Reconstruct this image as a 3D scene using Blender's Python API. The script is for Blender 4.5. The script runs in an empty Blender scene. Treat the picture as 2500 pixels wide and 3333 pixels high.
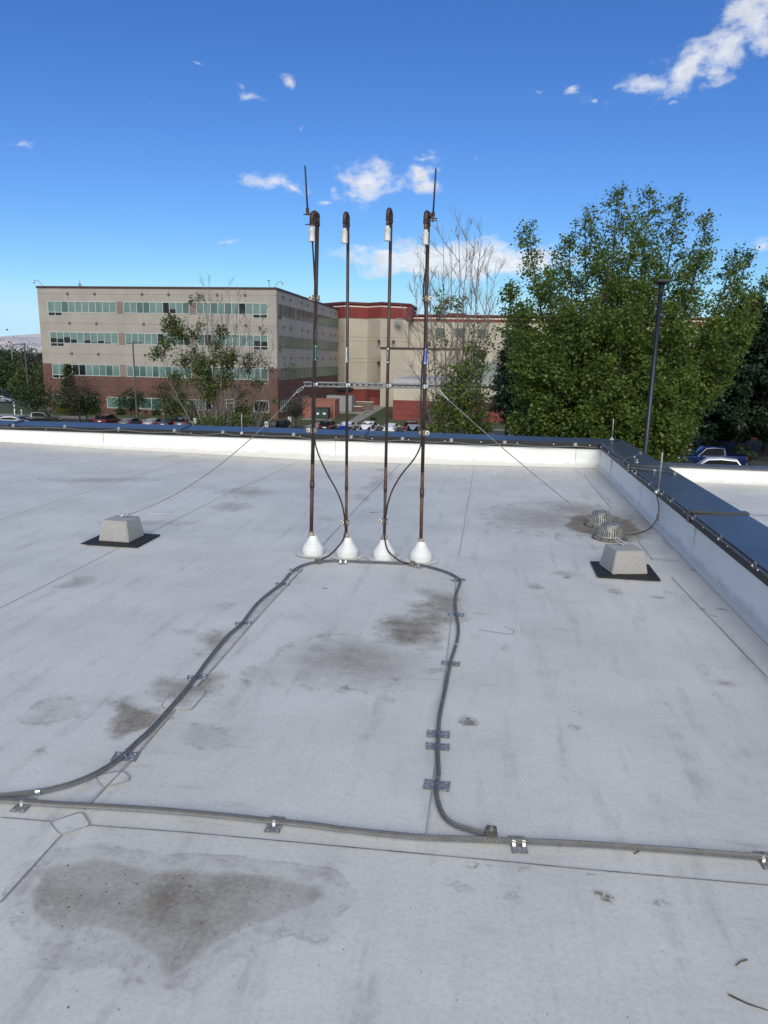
import bpy, bmesh, math, random
import numpy as np
from mathutils import Vector, Matrix, noise as mnoise
rad = math.radians
SC = bpy.context.scene

# ---------------------------------------------------------------- camera, sky, sun, exposure
CAM_H = 1.7                      # eye height above the roof, roof membrane at z = 0
F_PX, PITCH, ROLL, YAW = 2311.0, rad(12.2), 0.02, rad(8.2)
def _basis():
    f = Vector((0, math.cos(PITCH), -math.sin(PITCH))); r = Vector((1, 0, 0)); u = Vector((0, math.sin(PITCH), math.cos(PITCH)))
    r2 = r*math.cos(ROLL) + u*math.sin(ROLL); u2 = -r*math.sin(ROLL) + u*math.cos(ROLL)
    R = Matrix.Rotation(YAW, 3, 'Z')
    return R@f, R@r2, R@u2
CF, CR, CU = _basis()
CC = Vector((0, 0, CAM_H))
cam = bpy.data.cameras.new("camera"); cam_o = bpy.data.objects.new("camera", cam)
SC.collection.objects.link(cam_o)
cam.sensor_fit = 'HORIZONTAL'; cam.sensor_width = 36.0; cam.lens = 36.0*F_PX/2500.0
cam.clip_start = 0.05; cam.clip_end = 20000
M = Matrix.Identity(4)
for i in range(3):
    M[i][0] = CR[i]; M[i][1] = CU[i]; M[i][2] = -CF[i]; M[i][3] = CC[i]
cam_o.matrix_world = M
SC.camera = cam_o

def ray(X, Y): return CF + CR*((X-1250.0)/F_PX) - CU*((Y-1666.5)/F_PX)
def onz(X, Y, z=0.0):
    d = ray(X, Y); return CC + d*((z-CAM_H)/d.z)
def ony(X, Y, y):
    d = ray(X, Y); return CC + d*(y/d.y)
def onx(X, Y, x):
    d = ray(X, Y); return CC + d*(x/d.x)

SUN_ELEV, SUN_AZ = rad(33), rad(171)      # azimuth measured clockwise from +Y; the sun is behind the camera
world = bpy.data.worlds.new("World"); SC.world = world; world.use_nodes = True
sun = bpy.data.lights.new("sun", 'SUN'); sun_o = bpy.data.objects.new("sun", sun); SC.collection.objects.link(sun_o)
sun.energy = 1.6; sun.angle = rad(40); sun.color = (1.0, 0.965, 0.88)
_sd = Vector((math.sin(SUN_AZ)*math.cos(SUN_ELEV), math.cos(SUN_AZ)*math.cos(SUN_ELEV), math.sin(SUN_ELEV)))
sun_o.rotation_euler = _sd.to_track_quat('Z', 'Y').to_euler()
SC.view_settings.view_transform = 'Standard'; SC.view_settings.look = 'None'
SC.view_settings.gamma = 1.0; SC.view_settings.use_curve_mapping = False
SC.view_settings.exposure = 0.78
SKY_STRENGTH = 0.1

class NT:
    def __init__(s, tree): s.t = tree; s.n = tree.nodes; s.l = tree.links
    def new(s, typ, **kw):
        n = s.n.new(typ)
        for k, v in kw.items(): setattr(n, k, v)
        return n
    def link(s, a, b): s.l.new(a, b)
    def val(s, sock, v):
        if hasattr(v, 'links') or isinstance(v, bpy.types.NodeSocket): s.l.new(v, sock)
        else: sock.default_value = v
    def math(s, op, a, b=None, c=None, clamp=False):
        n = s.n.new('ShaderNodeMath'); n.operation = op; n.use_clamp = clamp
        s.val(n.inputs[0], a)
        if b is not None: s.val(n.inputs[1], b)
        if c is not None: s.val(n.inputs[2], c)
        return n.outputs[0]
    def vmath(s, op, a, b=None, c=None):
        n = s.n.new('ShaderNodeVectorMath'); n.operation = op
        s.val(n.inputs[0], a)
        if b is not None: s.val(n.inputs[1] if op != 'SCALE' else n.inputs[3], b)
        if c is not None: s.val(n.inputs[2], c)
        return n.outputs[1] if op in ('LENGTH', 'DOT_PRODUCT') else n.outputs[0]
    def noise(s, vec, scale, detail=3.0, rough=0.55, out=0):
        n = s.n.new('ShaderNodeTexNoise')
        if vec is not None: s.l.new(vec, n.inputs['Vector'])
        n.inputs['Scale'].default_value = scale; n.inputs['Detail'].default_value = detail; n.inputs['Roughness'].default_value = rough
        return n.outputs[out]
    def maprange(s, v, a, b, c, d, smooth=True):
        n = s.n.new('ShaderNodeMapRange'); n.interpolation_type = 'SMOOTHSTEP' if smooth else 'LINEAR'
        s.val(n.inputs[0], v)
        for i, x in enumerate((a, b, c, d)): s.val(n.inputs[i+1], x)
        return n.outputs[0]
    def mix(s, f, a, b):
        n = s.n.new('ShaderNodeMix'); n.data_type = 'RGBA'
        s.val(n.inputs[0], f); s.val(n.inputs[6], a); s.val(n.inputs[7], b)
        return n.outputs[2]
    def tex_map(s, vec, loc, rot, scale):
        n = s.n.new('ShaderNodeMapping'); n.vector_type = 'TEXTURE'
        s.l.new(vec, n.inputs[0]); n.inputs[1].default_value = loc; n.inputs[2].default_value = rot; n.inputs[3].default_value = scale
        return n.outputs[0]

def build_world():
    t = NT(world.node_tree); t.n.clear()
    out = t.new('ShaderNodeOutputWorld'); bg = t.new('ShaderNodeBackground')
    bg.inputs[1].default_value = SKY_STRENGTH
    sky = t.new('ShaderNodeTexSky', sky_type='NISHITA', sun_disc=False)
    sky.sun_elevation = SUN_ELEV; sky.sun_rotation = SUN_AZ
    sky.altitude = 2500; sky.air_density = 1.0; sky.dust_density = 0.0; sky.ozone_density = 2.5
    # deepen the blue of the clear sky, channel by channel
    sp = t.new('ShaderNodeSeparateColor'); t.link(sky.outputs[0], sp.inputs[0]); cb = t.new('ShaderNodeCombineColor')
    for i, (k, g) in enumerate(SKY_GRADE):
        t.link(t.math('SMOOTH_MIN', t.math('MULTIPLY', t.math('POWER', t.math('MULTIPLY', sp.outputs[i], 0.1), g), 10.0*k), (3.1, 4.7, 5.9)[i], 1.2), cb.inputs[i])
    # clouds: drifting cumulus scraps, placed by direction on the sky
    tc = t.new('ShaderNodeTexCoord'); d = tc.outputs['Generated']
    wob = t.vmath('SUBTRACT', t.noise(d, 22.0, 2.0, 0.5, out=1), (0.5, 0.5, 0.5))
    dw = t.vmath('MULTIPLY_ADD', wob, (0.022, 0.022, 0.022), d)
    acc = None
    for (X, Y, rx, ry, rot, w) in CLOUDS:
        c = ray(X, Y).normalized()
        right = c.cross(Vector((0, 0, 1))).normalized(); up = right.cross(c).normalized()
        a = right*math.cos(rot) + up*math.sin(rot); b = -right*math.sin(rot) + up*math.cos(rot)
        m = Matrix((a, b, c)).transposed()
        k = c.length/F_PX/ray(X, Y).length
        v = t.tex_map(dw, c, m.to_euler(), (rx*k, ry*k, 0.4))
        e = t.math('ADD', t.vmath('LENGTH', v), w)
        acc = e if acc is None else t.math('SMOOTH_MIN', acc, e, 0.25)
    st = t.new('ShaderNodeMapping'); t.link(dw, st.inputs[0]); st.inputs[3].default_value = (1, 1, 1.7)
    n1 = t.noise(st.outputs[0], 26.0, 5.0, 0.62); n2 = t.noise(st.outputs[0], 75.0, 4.0, 0.6)
    nn = t.math('MULTIPLY_ADD', t.math('SUBTRACT', n1, 0.5), 3.4, t.math('MULTIPLY', t.math('SUBTRACT', n2, 0.5), 1.1))
    cov = t.maprange(t.math('ADD', acc, nn), 1.15, -0.15, 0.0, 0.9)
    # a broad bank of cloud behind the viewer and overhead, added out of view to whiten the soft light
    fwd = Vector((CF.x, CF.y, 0)).normalized()
    v = t.math('ADD', t.vmath('DOT_PRODUCT', d, fwd), t.math('MULTIPLY', t.math('SUBTRACT', t.noise(d, 3.0, 5.0, 0.6), 0.5), 0.9))
    bank = t.maprange(v, -0.02, -0.5, 0.0, 0.85)
    cov = t.math('MAXIMUM', cov, bank)
    shade = t.maprange(t.math('ADD', n2, t.math('MULTIPLY', n1, 0.6)), 0.55, 1.0, 0.82, 1.06)
    cc = t.vmath('SCALE', CLOUD_COL, shade)
    col = t.mix(cov, cb.outputs[0], cc)
    t.link(col, bg.inputs[0]); t.link(bg.outputs[0], out.inputs[0])
SKY_GRADE = ((0.60, 1.29), (0.65, 1.10), (0.765, 0.87))
CLOUD_COL = (5.1, 5.3, 5.6)
CLOUDS = [ # centre px, radii px, rotation, weakness
 (2110,268,150,30,0.24,0.05),(2230,222,160,48,0.42,0.0),(2360,165,150,52,0.62,0.0),(2480,80,110,60,0.95,0.0),(2020,290,70,20,0.1,0.3),(2190,330,40,14,0.1,0.6),
 (1205,595,105,48,0.05,-0.05),(1375,562,48,40,0,0.0),(1395,610,62,24,0.2,0.1),(1385,512,45,20,0.1,0.2),(1220,545,40,28,0.4,0.25),(1085,615,26,40,0.6,0.3),(1060,657,28,9,0,0.2),(1400,505,40,22,-0.3,0.3),
 (880,598,105,24,-0.12,0.05),(955,617,40,14,-0.2,0.2),(738,778,52,12,0.08,0.1),(1265,826,115,20,-0.06,-0.3),(1500,848,230,36,0.0,-0.85),(1640,858,90,36,0.0,-0.7),(1330,866,105,13,0.0,-0.1),
 (495,332,28,12,-0.4,0.45),(820,325,62,24,0.15,0.35),(795,285,34,14,-0.4,0.5),(945,280,42,17,-0.45,0.35),(972,410,14,14,0,0.5),(70,475,70,16,0.05,0.5),(1757,305,30,10,0.05,0.4),(1865,287,34,16,0.2,0.4),(1925,333,18,10,-0.3,0.5),(1540,520,16,10,-0.4,0.6),(2470,800,60,40,0.0,0.45),(665,600,14,10,0,0.7),(640,205,30,10,-0.5,0.75)]
build_world()
# ---------------------------------------------------------------- object helpers
ORG = {}
def tag(o, label=None, cat=None, group=None, kind=None):
    if label: o['label'] = label
    if cat: o['category'] = cat
    if group: o['group'] = group
    if kind: o['kind'] = kind
    return o
def thing(name, label, cat, loc=(0, 0, 0), rotz=0.0, group=None):
    o = bpy.data.objects.new(name, None); SC.collection.objects.link(o)
    o.empty_display_size = 0.1
    o.location = loc; o.rotation_euler = (0, 0, rotz); ORG[o.name] = (Vector(loc), rotz)
    return tag(o, label, cat, group)

class MB:
    """Collects faces; build() links them as ONE mesh object."""
    def __init__(s): s.v = []; s.f = []; s.m = []
    def add(s, vs, fs, mi=0):
        o = len(s.v); s.v.extend([tuple(p) for p in vs]); s.f.extend([tuple(i+o for i in f) for f in fs]); s.m.extend([mi]*len(fs)); return s
    def box(s, lo, hi, mi=0, mat=None):
        x0, y0, z0 = lo; x1, y1, z1 = hi
        vs = [Vector(p) for p in ((x0,y0,z0),(x1,y0,z0),(x1,y1,z0),(x0,y1,z0),(x0,y0,z1),(x1,y0,z1),(x1,y1,z1),(x0,y1,z1))]
        if mat is not None: vs = [mat@p for p in vs]
        return s.add(vs, [(0,3,2,1),(4,5,6,7),(0,1,5,4),(1,2,6,5),(2,3,7,6),(3,0,4,7)], mi)
    def cbox(s, c, size, mi=0, rot=None):
        h = [a/2 for a in size]; m = Matrix.Translation(Vector(c)) @ (rot.to_4x4() if rot is not None else Matrix.Identity(4))
        return s.box((-h[0],-h[1],-h[2]), (h[0],h[1],h[2]), mi, m)
    def bevbox(s, lo, hi, b=0.01, mi=0, mat=None):
        bm = bmesh.new(); bmesh.ops.create_cube(bm, size=1.0)
        c = [(a+d)/2 for a, d in zip(lo, hi)]; sz = [d-a for a, d in zip(lo, hi)]
        for v in bm.verts: v.co = Vector((v.co.x*sz[0]+c[0], v.co.y*sz[1]+c[1], v.co.z*sz[2]+c[2]))
        bmesh.ops.bevel(bm, geom=list(bm.edges), offset=b, segments=2, affect='EDGES')
        vs = [(mat@v.co if mat is not None else v.co.copy()) for v in bm.verts]; bm.verts.index_update()
        fs = [tuple(v.index for v in f.verts) for f in bm.faces]; bm.free()
        return s.add(vs, fs, mi)
    def frustum(s, c, b0, b1, z0, z1, mi=0, off=(0, 0)):
        x, y = c
        vs = [(x-b0[0],y-b0[1],z0),(x+b0[0],y-b0[1],z0),(x+b0[0],y+b0[1],z0),(x-b0[0],y+b0[1],z0)]
        x += off[0]; y += off[1]
        vs += [(x-b1[0],y-b1[1],z1),(x+b1[0],y-b1[1],z1),(x+b1[0],y+b1[1],z1),(x-b1[0],y+b1[1],z1)]
        return s.add(vs, [(0,3,2,1),(4,5,6,7),(0,1,5,4),(1,2,6,5),(2,3,7,6),(3,0,4,7)], mi)
    def quad(s, a, b, c, d, mi=0): return s.add([a, b, c, d], [(0,1,2,3)], mi)
    def tube(s, pts, r, n=8, mi=0, caps=True):
        pts = [Vector(p) for p in pts]; N = len(pts); rs = r if hasattr(r, '__len__') else [r]*N
        t0 = (pts[1]-pts[0]).normalized(); up = Vector((0,0,1)) if abs(t0.z) < 0.9 else Vector((1,0,0))
        nrm = t0.cross(up).normalized(); vs = []
        for i in range(N):
            t = (pts[min(i+1,N-1)]-pts[max(i-1,0)])
            if t.length < 1e-9: t = t0
            t = t.normalized(); nrm = (nrm - t*nrm.dot(t))
            nrm = nrm.normalized() if nrm.length > 1e-6 else t.orthogonal().normalized()
            b = t.cross(nrm)
            for k in range(n):
                a = 2*math.pi*k/n; vs.append(pts[i] + (nrm*math.cos(a)+b*math.sin(a))*rs[i])
        fs = [(i*n+k, i*n+(k+1)%n, (i+1)*n+(k+1)%n, (i+1)*n+k) for i in range(N-1) for k in range(n)]
        if caps: fs += [tuple(range(n-1,-1,-1)), tuple((N-1)*n+k for k in range(n))]
        return s.add(vs, fs, mi)
    def rod(s, a, b, r, n=10, mi=0): return s.tube([a, b], r, n, mi)
    def lathe(s, c, prof, n=24, mi=0, axis=None):
        c = Vector(c); vs = []; m = axis.to_track_quat('Z','Y').to_matrix() if axis is not None else Matrix.Identity(3)
        for (r, z) in prof:
            for k in range(n):
                a = 2*math.pi*k/n; vs.append(c + m@Vector((r*math.cos(a), r*math.sin(a), z)))
        P = len(prof)
        fs = [(i*n+k, i*n+(k+1)%n, (i+1)*n+(k+1)%n, (i+1)*n+k) for i in range(P-1) for k in range(n)]
        if prof[0][0] > 1e-6: fs.append(tuple(range(n-1,-1,-1)))
        if prof[-1][0] > 1e-6: fs.append(tuple((P-1)*n+k for k in range(n)))
        return s.add(vs, fs, mi)
    def torus(s, c, axis, R, r, n=20, k=8, mi=0, a0=0, a1=2*math.pi):
        axis = Vector(axis).normalized(); u = axis.orthogonal().normalized(); w = axis.cross(u)
        full = abs(a1-a0-2*math.pi) < 1e-6
        pts = [Vector(c)+(u*math.cos(a)+w*math.sin(a))*R for a in [a0+(a1-a0)*i/n for i in range(n+1)]]
        return s.tube(pts, r, k, mi, caps=not full)
    def build(s, name, mats, parent=None, smooth=False, origin=None):
        me = bpy.data.meshes.new(name)
        mats = mats if isinstance(mats, (list, tuple)) else [mats]
        for m in mats: me.materials.append(m)
        v = np.array(s.v, dtype=np.float64).reshape(-1, 3)
        base = Vector((0,0,0)); rz = 0.0
        if parent is not None:
            base, rz = ORG[parent.name]
        elif origin is not None: base = Vector(origin)
        v = v - np.array(base)
        if rz:
            c, sn = math.cos(-rz), math.sin(-rz); v = np.stack([v[:,0]*c-v[:,1]*sn, v[:,0]*sn+v[:,1]*c, v[:,2]], 1)
        me.from_pydata(v.tolist(), [], s.f)
        if len(mats) > 1: me.polygons.foreach_set('material_index', s.m)
        if smooth: me.polygons.foreach_set('use_smooth', [True]*len(s.f))
        me.update()
        o = bpy.data.objects.new(name, me); SC.collection.objects.link(o)
        if parent is not None:
            o.parent = parent; ORG[o.name] = (base, rz)
        else:
            o.location = base; ORG[o.name] = (base, 0.0)
        return o
    def buildl(s, name, mats, parent, smooth=False):
        """vertices already local to the parent thing"""
        ORG['_l'] = (Vector((0,0,0)), 0.0); 
        me = bpy.data.meshes.new(name); mats = mats if isinstance(mats, (list, tuple)) else [mats]
        for m in mats: me.materials.append(m)
        me.from_pydata(s.v, [], s.f)
        if len(mats) > 1: me.polygons.foreach_set('material_index', s.m)
        if smooth: me.polygons.foreach_set('use_smooth', [True]*len(s.f))
        me.update(); o = bpy.data.objects.new(name, me); SC.collection.objects.link(o); o.parent = parent
        return o
def shade_auto(o, ang=40):
    me = o.data; me.polygons.foreach_set('use_smooth', [True]*len(me.polygons))
    bm = bmesh.new(); bm.from_mesh(me); lim = rad(ang)
    for e in bm.edges:
        if len(e.link_faces) == 2 and e.calc_face_angle(0) > lim: e.smooth = False
    bm.to_mesh(me); bm.free(); return o

# ---------------------------------------------------------------- materials
MATS = {}
def mat(name, col, rough=0.6, metal=0.0, var=0.12, scale=6.0, bump=0.0, bscale=40.0, spec=0.5, col2=None, coat=0.0, stretch=None):
    if name in MATS: return MATS[name]
    m = bpy.data.materials.new(name); m.use_nodes = True; t = NT(m.node_tree); b = t.n['Principled BSDF']
    tc = t.new('ShaderNodeTexCoord'); v = tc.outputs['Object']
    if stretch:
        mp = t.new('ShaderNodeMapping'); t.link(v, mp.inputs[0]); mp.inputs[3].default_value = stretch; v = mp.outputs[0]
    c2 = col2 or tuple(c*(1-2.2*var) for c in col); c1 = tuple(min(1, c*(1+var)) for c in col) if not col2 else col
    f = t.maprange(t.noise(v, scale, 5.0, 0.6), 0.3, 0.72, 0, 1)
    t.link(t.mix(f, (*c1, 1), (*c2, 1)), b.inputs['Base Color'])
    b.inputs['Roughness'].default_value = rough; b.inputs['Metallic'].default_value = metal
    b.inputs['Specular IOR Level'].default_value = spec; b.inputs['Coat Weight'].default_value = coat; b.inputs['Coat Roughness'].default_value = 0.05
    if bump:
        bn = t.new('ShaderNodeBump'); bn.inputs['Strength'].default_value = bump; bn.inputs['Distance'].default_value = 0.02
        t.link(t.noise(v, bscale, 4.0), bn.inputs['Height']); t.link(bn.outputs[0], b.inputs['Normal'])
    MATS[name] = m; return m

def leaf_mat(name, c1, c2, trans=0.35):
    if name in MATS: return MATS[name]
    m = bpy.data.materials.new(name); m.use_nodes = True; t = NT(m.node_tree); b = t.n['Principled BSDF']; out = t.n['Material Output']
    at = t.new('ShaderNodeAttribute', attribute_name='tint')
    col = t.mix(at.outputs['Fac'], (*c1, 1), (*c2, 1))
    t.link(col, b.inputs['Base Color']); b.inputs['Roughness'].default_value = 0.5; b.inputs['Specular IOR Level'].default_value = 0.4
    tr = t.new('ShaderNodeBsdfTranslucent'); hs = t.new('ShaderNodeHueSaturation'); hs.inputs['Value'].default_value = 1.5; hs.inputs['Saturation'].default_value = 1.1
    t.link(col, hs.inputs['Color']); t.link(hs.outputs[0], tr.inputs[0])
    mx = t.new('ShaderNodeMixShader'); mx.inputs[0].default_value = trans
    t.link(b.outputs[0], mx.inputs[1]); t.link(tr.outputs[0], mx.inputs[2]); t.link(mx.outputs[0], out.inputs[0])
    MATS[name] = m; return m

def brick_mat(name, col, course=0.95, dark=0.45):
    """masonry: thin darker reveals every course of height, finer brick courses between, mottled"""
    m = bpy.data.materials.new(name); m.use_nodes = True; t = NT(m.node_tree); b = t.n['Principled BSDF']
    tc = t.new('ShaderNodeTexCoord'); v = tc.outputs['Object']; sx = t.new('ShaderNodeSeparateXYZ'); t.link(v, sx.inputs[0])
    z = sx.outputs[2]
    line = t.math('LESS_THAN', t.math('MODULO', t.math('ADD', z, 40.0), course), 0.09)
    fine = t.math('LESS_THAN', t.math('MODULO', t.math('ADD', z, 40.0), 0.2), 0.03)
    n = t.maprange(t.noise(v, 0.5, 5.0, 0.65), 0.3, 0.7, 0, 1)
    n2 = t.noise(v, 7.0, 2.0)
    base = t.mix(n, (*[c*1.1 for c in col], 1), (*[c*0.78 for c in col], 1))
    base = t.mix(t.math('MULTIPLY', t.math('SUBTRACT', n2, 0.4), 0.6, clamp=True), base, (*[c*0.6 for c in col], 1))
    dk = t.math('MAXIMUM', t.math('MULTIPLY', line, dark), t.math('MULTIPLY', fine, dark*0.3))
    t.link(t.mix(dk, base, (*[c*0.25 for c in col], 1)), b.inputs['Base Color']); b.inputs['Roughness'].default_value = 0.85
    MATS[name] = m; return m

def glass_mat(name, col, rough=0.04, spec=0.6):
    m = bpy.data.materials.new(name); m.use_nodes = True; t = NT(m.node_tree); b = t.n['Principled BSDF']
    tc = t.new('ShaderNodeTexCoord')
    n = t.maprange(t.noise(tc.outputs['Object'], 0.35, 3.0), 0.3, 0.7, 0, 1)
    t.link(t.mix(n, (*[c*1.08 for c in col], 1), (*[c*0.82 for c in col], 1)), b.inputs['Base Color'])
    b.inputs['Roughness'].default_value = rough; b.inputs['Specular IOR Level'].default_value = spec
    bn = t.new('ShaderNodeBump'); bn.inputs['Strength'].default_value = 0.05; bn.inputs['Distance'].default_value = 0.05
    t.link(t.noise(tc.outputs['Object'], 1.2, 2.0), bn.inputs['Height']); t.link(bn.outputs[0], b.inputs['Normal'])
    MATS[name] = m; return m

m_parapet = mat('white_membrane', (0.75, 0.755, 0.745), 0.55, var=0.03, scale=2.0, bump=0.05, bscale=25)
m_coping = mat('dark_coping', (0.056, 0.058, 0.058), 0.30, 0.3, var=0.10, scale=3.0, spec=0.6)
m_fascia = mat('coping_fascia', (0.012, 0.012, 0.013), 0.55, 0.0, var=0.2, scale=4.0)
m_wall = mat('stucco_outer', (0.42, 0.38, 0.32), 0.9)
m_seam = mat('seam_dirt', (0.19, 0.185, 0.175), 0.9, var=0.3, scale=9)
m_lap = mat('lap_membrane', (0.50, 0.49, 0.475), 0.6, var=0.10, scale=7)
m_patch = mat('patch_membrane', (0.56, 0.56, 0.555), 0.6, var=0.06, scale=9)
m_cable = mat('stranded_aluminium', (0.215, 0.215, 0.21), 0.45, 0.5, var=0.08, scale=30)
m_cabledk = mat('weathered_strands', (0.175, 0.177, 0.176), 0.55, 0.3, var=0.08, scale=25)
m_core = mat('shaded_cable_core', (0.025, 0.025, 0.025), 0.9)  # near-black, so the groove shade between strands is put into its colour
m_galv = mat('galvanised_steel', (0.38, 0.395, 0.40), 0.42, 0.55, var=0.18, scale=40)
m_galvdk = mat('dull_galvanised', (0.27, 0.275, 0.275), 0.6, 0.15, var=0.2, scale=50)
m_bright = mat('bright_zinc', (0.66, 0.67, 0.68), 0.32, 0.9, var=0.08, scale=30)
m_copper = mat('oxidised_copper', (0.080, 0.050, 0.038), 0.5, 0.2, scale=7.0, col2=(0.032, 0.023, 0.020), stretch=(3, 3, 1))
m_rusty = mat('rusty_copper', (0.15, 0.065, 0.032), 0.65, 0.1, scale=14.0, col2=(0.03, 0.02, 0.018), stretch=(2, 2, 1))
m_elbow = mat('brown_fitting', (0.085, 0.048, 0.035), 0.55, 0.2, scale=18.0, col2=(0.03, 0.02, 0.018))
m_cablebrown = mat('brown_down_cable', (0.035, 0.024, 0.022), 0.6, 0.1, var=0.25, scale=60)
m_whitecap = mat('weathered_white_pvc', (0.62, 0.62, 0.60), 0.5, scale=30, col2=(0.42, 0.41, 0.39))
m_boot = mat('white_pipe_boot', (0.68, 0.685, 0.68), 0.45, var=0.03, scale=9)
m_putty = mat('tan_sealant', (0.33, 0.29, 0.24), 0.8, var=0.25, scale=40, bump=0.6, bscale=60)
m_strut = mat('dull_zinc', (0.25, 0.262, 0.27), 0.45, 0.5, var=0.18, scale=30)
m_bronze = mat('tan_bronze_block', (0.18, 0.16, 0.125), 0.55, 0.3, var=0.2, scale=40)
m_concrete = mat('cast_concrete', (0.35, 0.345, 0.33), 0.9, scale=60.0, col2=(0.285, 0.28, 0.27), bump=0.35, bscale=110)
m_rubber = mat('black_rubber', (0.018, 0.018, 0.02), 0.7, var=0.2, scale=30)
m_drain = mat('cast_aluminium', (0.30, 0.295, 0.28), 0.5, 0.4, var=0.25, scale=25)
m_drainring = mat('dirty_drain_ring', (0.20, 0.19, 0.17), 0.7, 0.3, var=0.3, scale=25)
m_black = mat('black_enamel', (0.010, 0.011, 0.015), 0.4, 0.0, var=0.1, scale=4)
m_dark = mat('dark_void', (0.006, 0.006, 0.006), 0.9)

def membrane_material():
    m = bpy.data.materials.new('roof_membrane'); m.use_nodes = True; t = NT(m.node_tree); b = t.n['Principled BSDF']
    tc = t.new('ShaderNodeTexCoord'); P = tc.outputs['Object']
    w1 = t.vmath('SUBTRACT', t.noise(P, 2.6, 4.0, 0.6, out=1), (0.5,0.5,0.5))
    w2 = t.vmath('SUBTRACT', t.noise(P, 9.0, 4.0, 0.65, out=1), (0.5,0.5,0.5))
    PB = t.vmath('MULTIPLY_ADD', w1, (0.55, 0.55, 0), t.vmath('MULTIPLY_ADD', w2, (0.10, 0.10, 0), P))
    PS = t.vmath('MULTIPLY_ADD', w2, (0.16, 0.16, 0), P)
    fine = t.noise(P, 55.0, 4.0, 0.7); mid = t.noise(P, 11.0, 4.0, 0.65); big = t.noise(P, 1.3, 4.0, 0.6)
    mp = t.new('ShaderNodeMapping'); t.link(P, mp.inputs[0]); mp.inputs[3].default_value = (9.0, 1.1, 1.0)
    streak = t.noise(mp.outputs[0], 1.0, 4.0, 0.65)
    mp2 = t.new('ShaderNodeMapping'); t.link(P, mp2.inputs[0]); mp2.inputs[3].default_value = (2.5, 13.0, 1.0)
    streak2 = t.noise(mp2.outputs[0], 1.0, 4.0, 0.65)
    def stains(lst, coord):
        acc = None
        for (X, Y, rx, ry, s, rot, soft) in lst:
            c = onz(X, Y); e = onz(X+rx, Y); g = onz(X, Y+ry)
            wx = (e-c).length; wy = (g-c).length
            v = t.tex_map(coord, (c.x, c.y, 0), (0, 0, rot), (wx, wy, 1e3))
            k = t.maprange(t.vmath('LENGTH', v), 1.0, soft, 0.0, s)
            acc = k if acc is None else t.math('MAXIMUM', acc, k)
        return acc
    BIG = [ # px centre, px radii, strength, rotation, softness
        (300,3075,230,90,0.30,0,0.2),(640,3010,300,90,0.25,0,0.2),(960,2930,230,110,0.22,0,0.3),
        (430,2325,95,70,0.8,0.0,0.4),(640,2230,130,50,0.62,0.5,0.2),(690,2090,100,55,0.62,0.5,0.2),(1150,2160,330,140,0.55,0.0,0.2),(1330,2040,125,75,0.85,0.3,0.3),(1440,1960,95,65,0.72,0.3,0.2),(1400,2005,130,40,0.75,0.9,0.2),
        (880,2180,150,90,0.25,0.4,0.1),(1965,1710,135,62,1.0,0.0,0.6),(1760,1685,230,70,0.55,0.0,0.1),(1880,1660,150,40,0.6,0.3,0.2),(2060,1690,120,50,0.5,0,0.2),(260,1890,90,24,0.5,0.3,0.1),(330,1560,260,12,0.4,0.3,0.1),(520,1700,160,12,0.3,0.4,0.1),(800,1600,110,26,0.45,0.4,0.1),(760,1650,90,20,0.35,0.4,0.1),
        (2230,1780,60,240,0.25,0,0.1),(1240,1560,40,50,0.35,0,0.1),(160,2310,120,60,0.28,0,0.1),(700,2400,150,60,0.26,0,0.1)]
    SMALL = [
        (420,2350,50,30,0.95,0,0.2),(1325,2065,40,18,0.8,0,0.2),(1125,2236,26,16,0.75,0,0.2),(1270,2215,70,32,0.55,0,0.1),(1270,2275,40,14,0.4,0,0.1),(1530,2350,48,24,0.95,0.0,0.1),(1525,2358,24,12,1.0,0.0,0.3),(1870,2368,34,16,0.7,0,0.1),
        (2375,2228,46,14,0.7,0,0.1),(1742,1908,36,17,0.85,0,0.1),(1840,1868,60,16,0.6,0,0.1),(1848,1878,20,7,0.95,0,0.2),(2005,1926,34,16,0.65,0,0.1),(2145,1946,40,9,0.6,0,0.1),(1570,1998,34,8,0.6,0,0.1),
        (1958,2915,40,30,0.95,0.0,0.2),(1962,2922,26,18,1.0,0,0.4),(2168,2940,36,24,0.8,0,0.1),(1525,2812,50,11,0.9,0,0.1),(1600,2815,20,9,0.7,0,0.1),(1915,2842,30,7,0.85,0,0.1),(1720,2825,40,14,0.45,0,0.1),(1670,2905,50,20,0.45,0,0.1),(1500,2890,70,24,0.3,0,0.1),
        (580,3130,60,34,0.85,0.3,0.2),(620,3090,60,40,0.6,0.3,0.2),(180,2995,60,24,0.6,0,0.1),(690,2930,60,40,0.5,0,0.1),(660,2400,70,16,0.5,0,0.1),(1640,2110,40,14,0.3,0,0.1),(2290,1985,14,6,0.6,0,0.3),(2330,2005,14,6,0.55,0,0.3),(2350,1985,20,6,0.7,0,0.3),(2300,1930,12,6,0.5,0,0.3),
        (1790,1700,70,14,0.5,0,0.1),(1820,1655,70,14,0.5,0,0.1),(2090,1600,30,16,0.35,0,0.1),(600,2055,70,10,0.35,0,0.1),(740,1970,60,12,0.5,0.5,0.1),(960,2010,50,14,0.3,0,0.1),(330,1700,40,8,0.3,0,0.1),(1240,1520,30,10,0.6,0.5,0.1),(1180,1620,34,24,0.55,0.3,0.1),(1060,1690,50,14,0.5,0.4,0.1),(560,1420+60,50,8,0.4,0,0.1),
        (880,1480,60,7,0.5,0,0.1),(2420,2450,50,20,0.3,0,0.1),(2180,1930,30,10,0.3,0,0.1),(130,2450,50,18,0.4,0,0.1)]
    sb = stains(BIG, PB); ss = stains(SMALL, PS)
    at = t.new('ShaderNodeAttribute', attribute_name='pond')
    sb = t.math('MAXIMUM', sb, at.outputs['Fac'])
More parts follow.
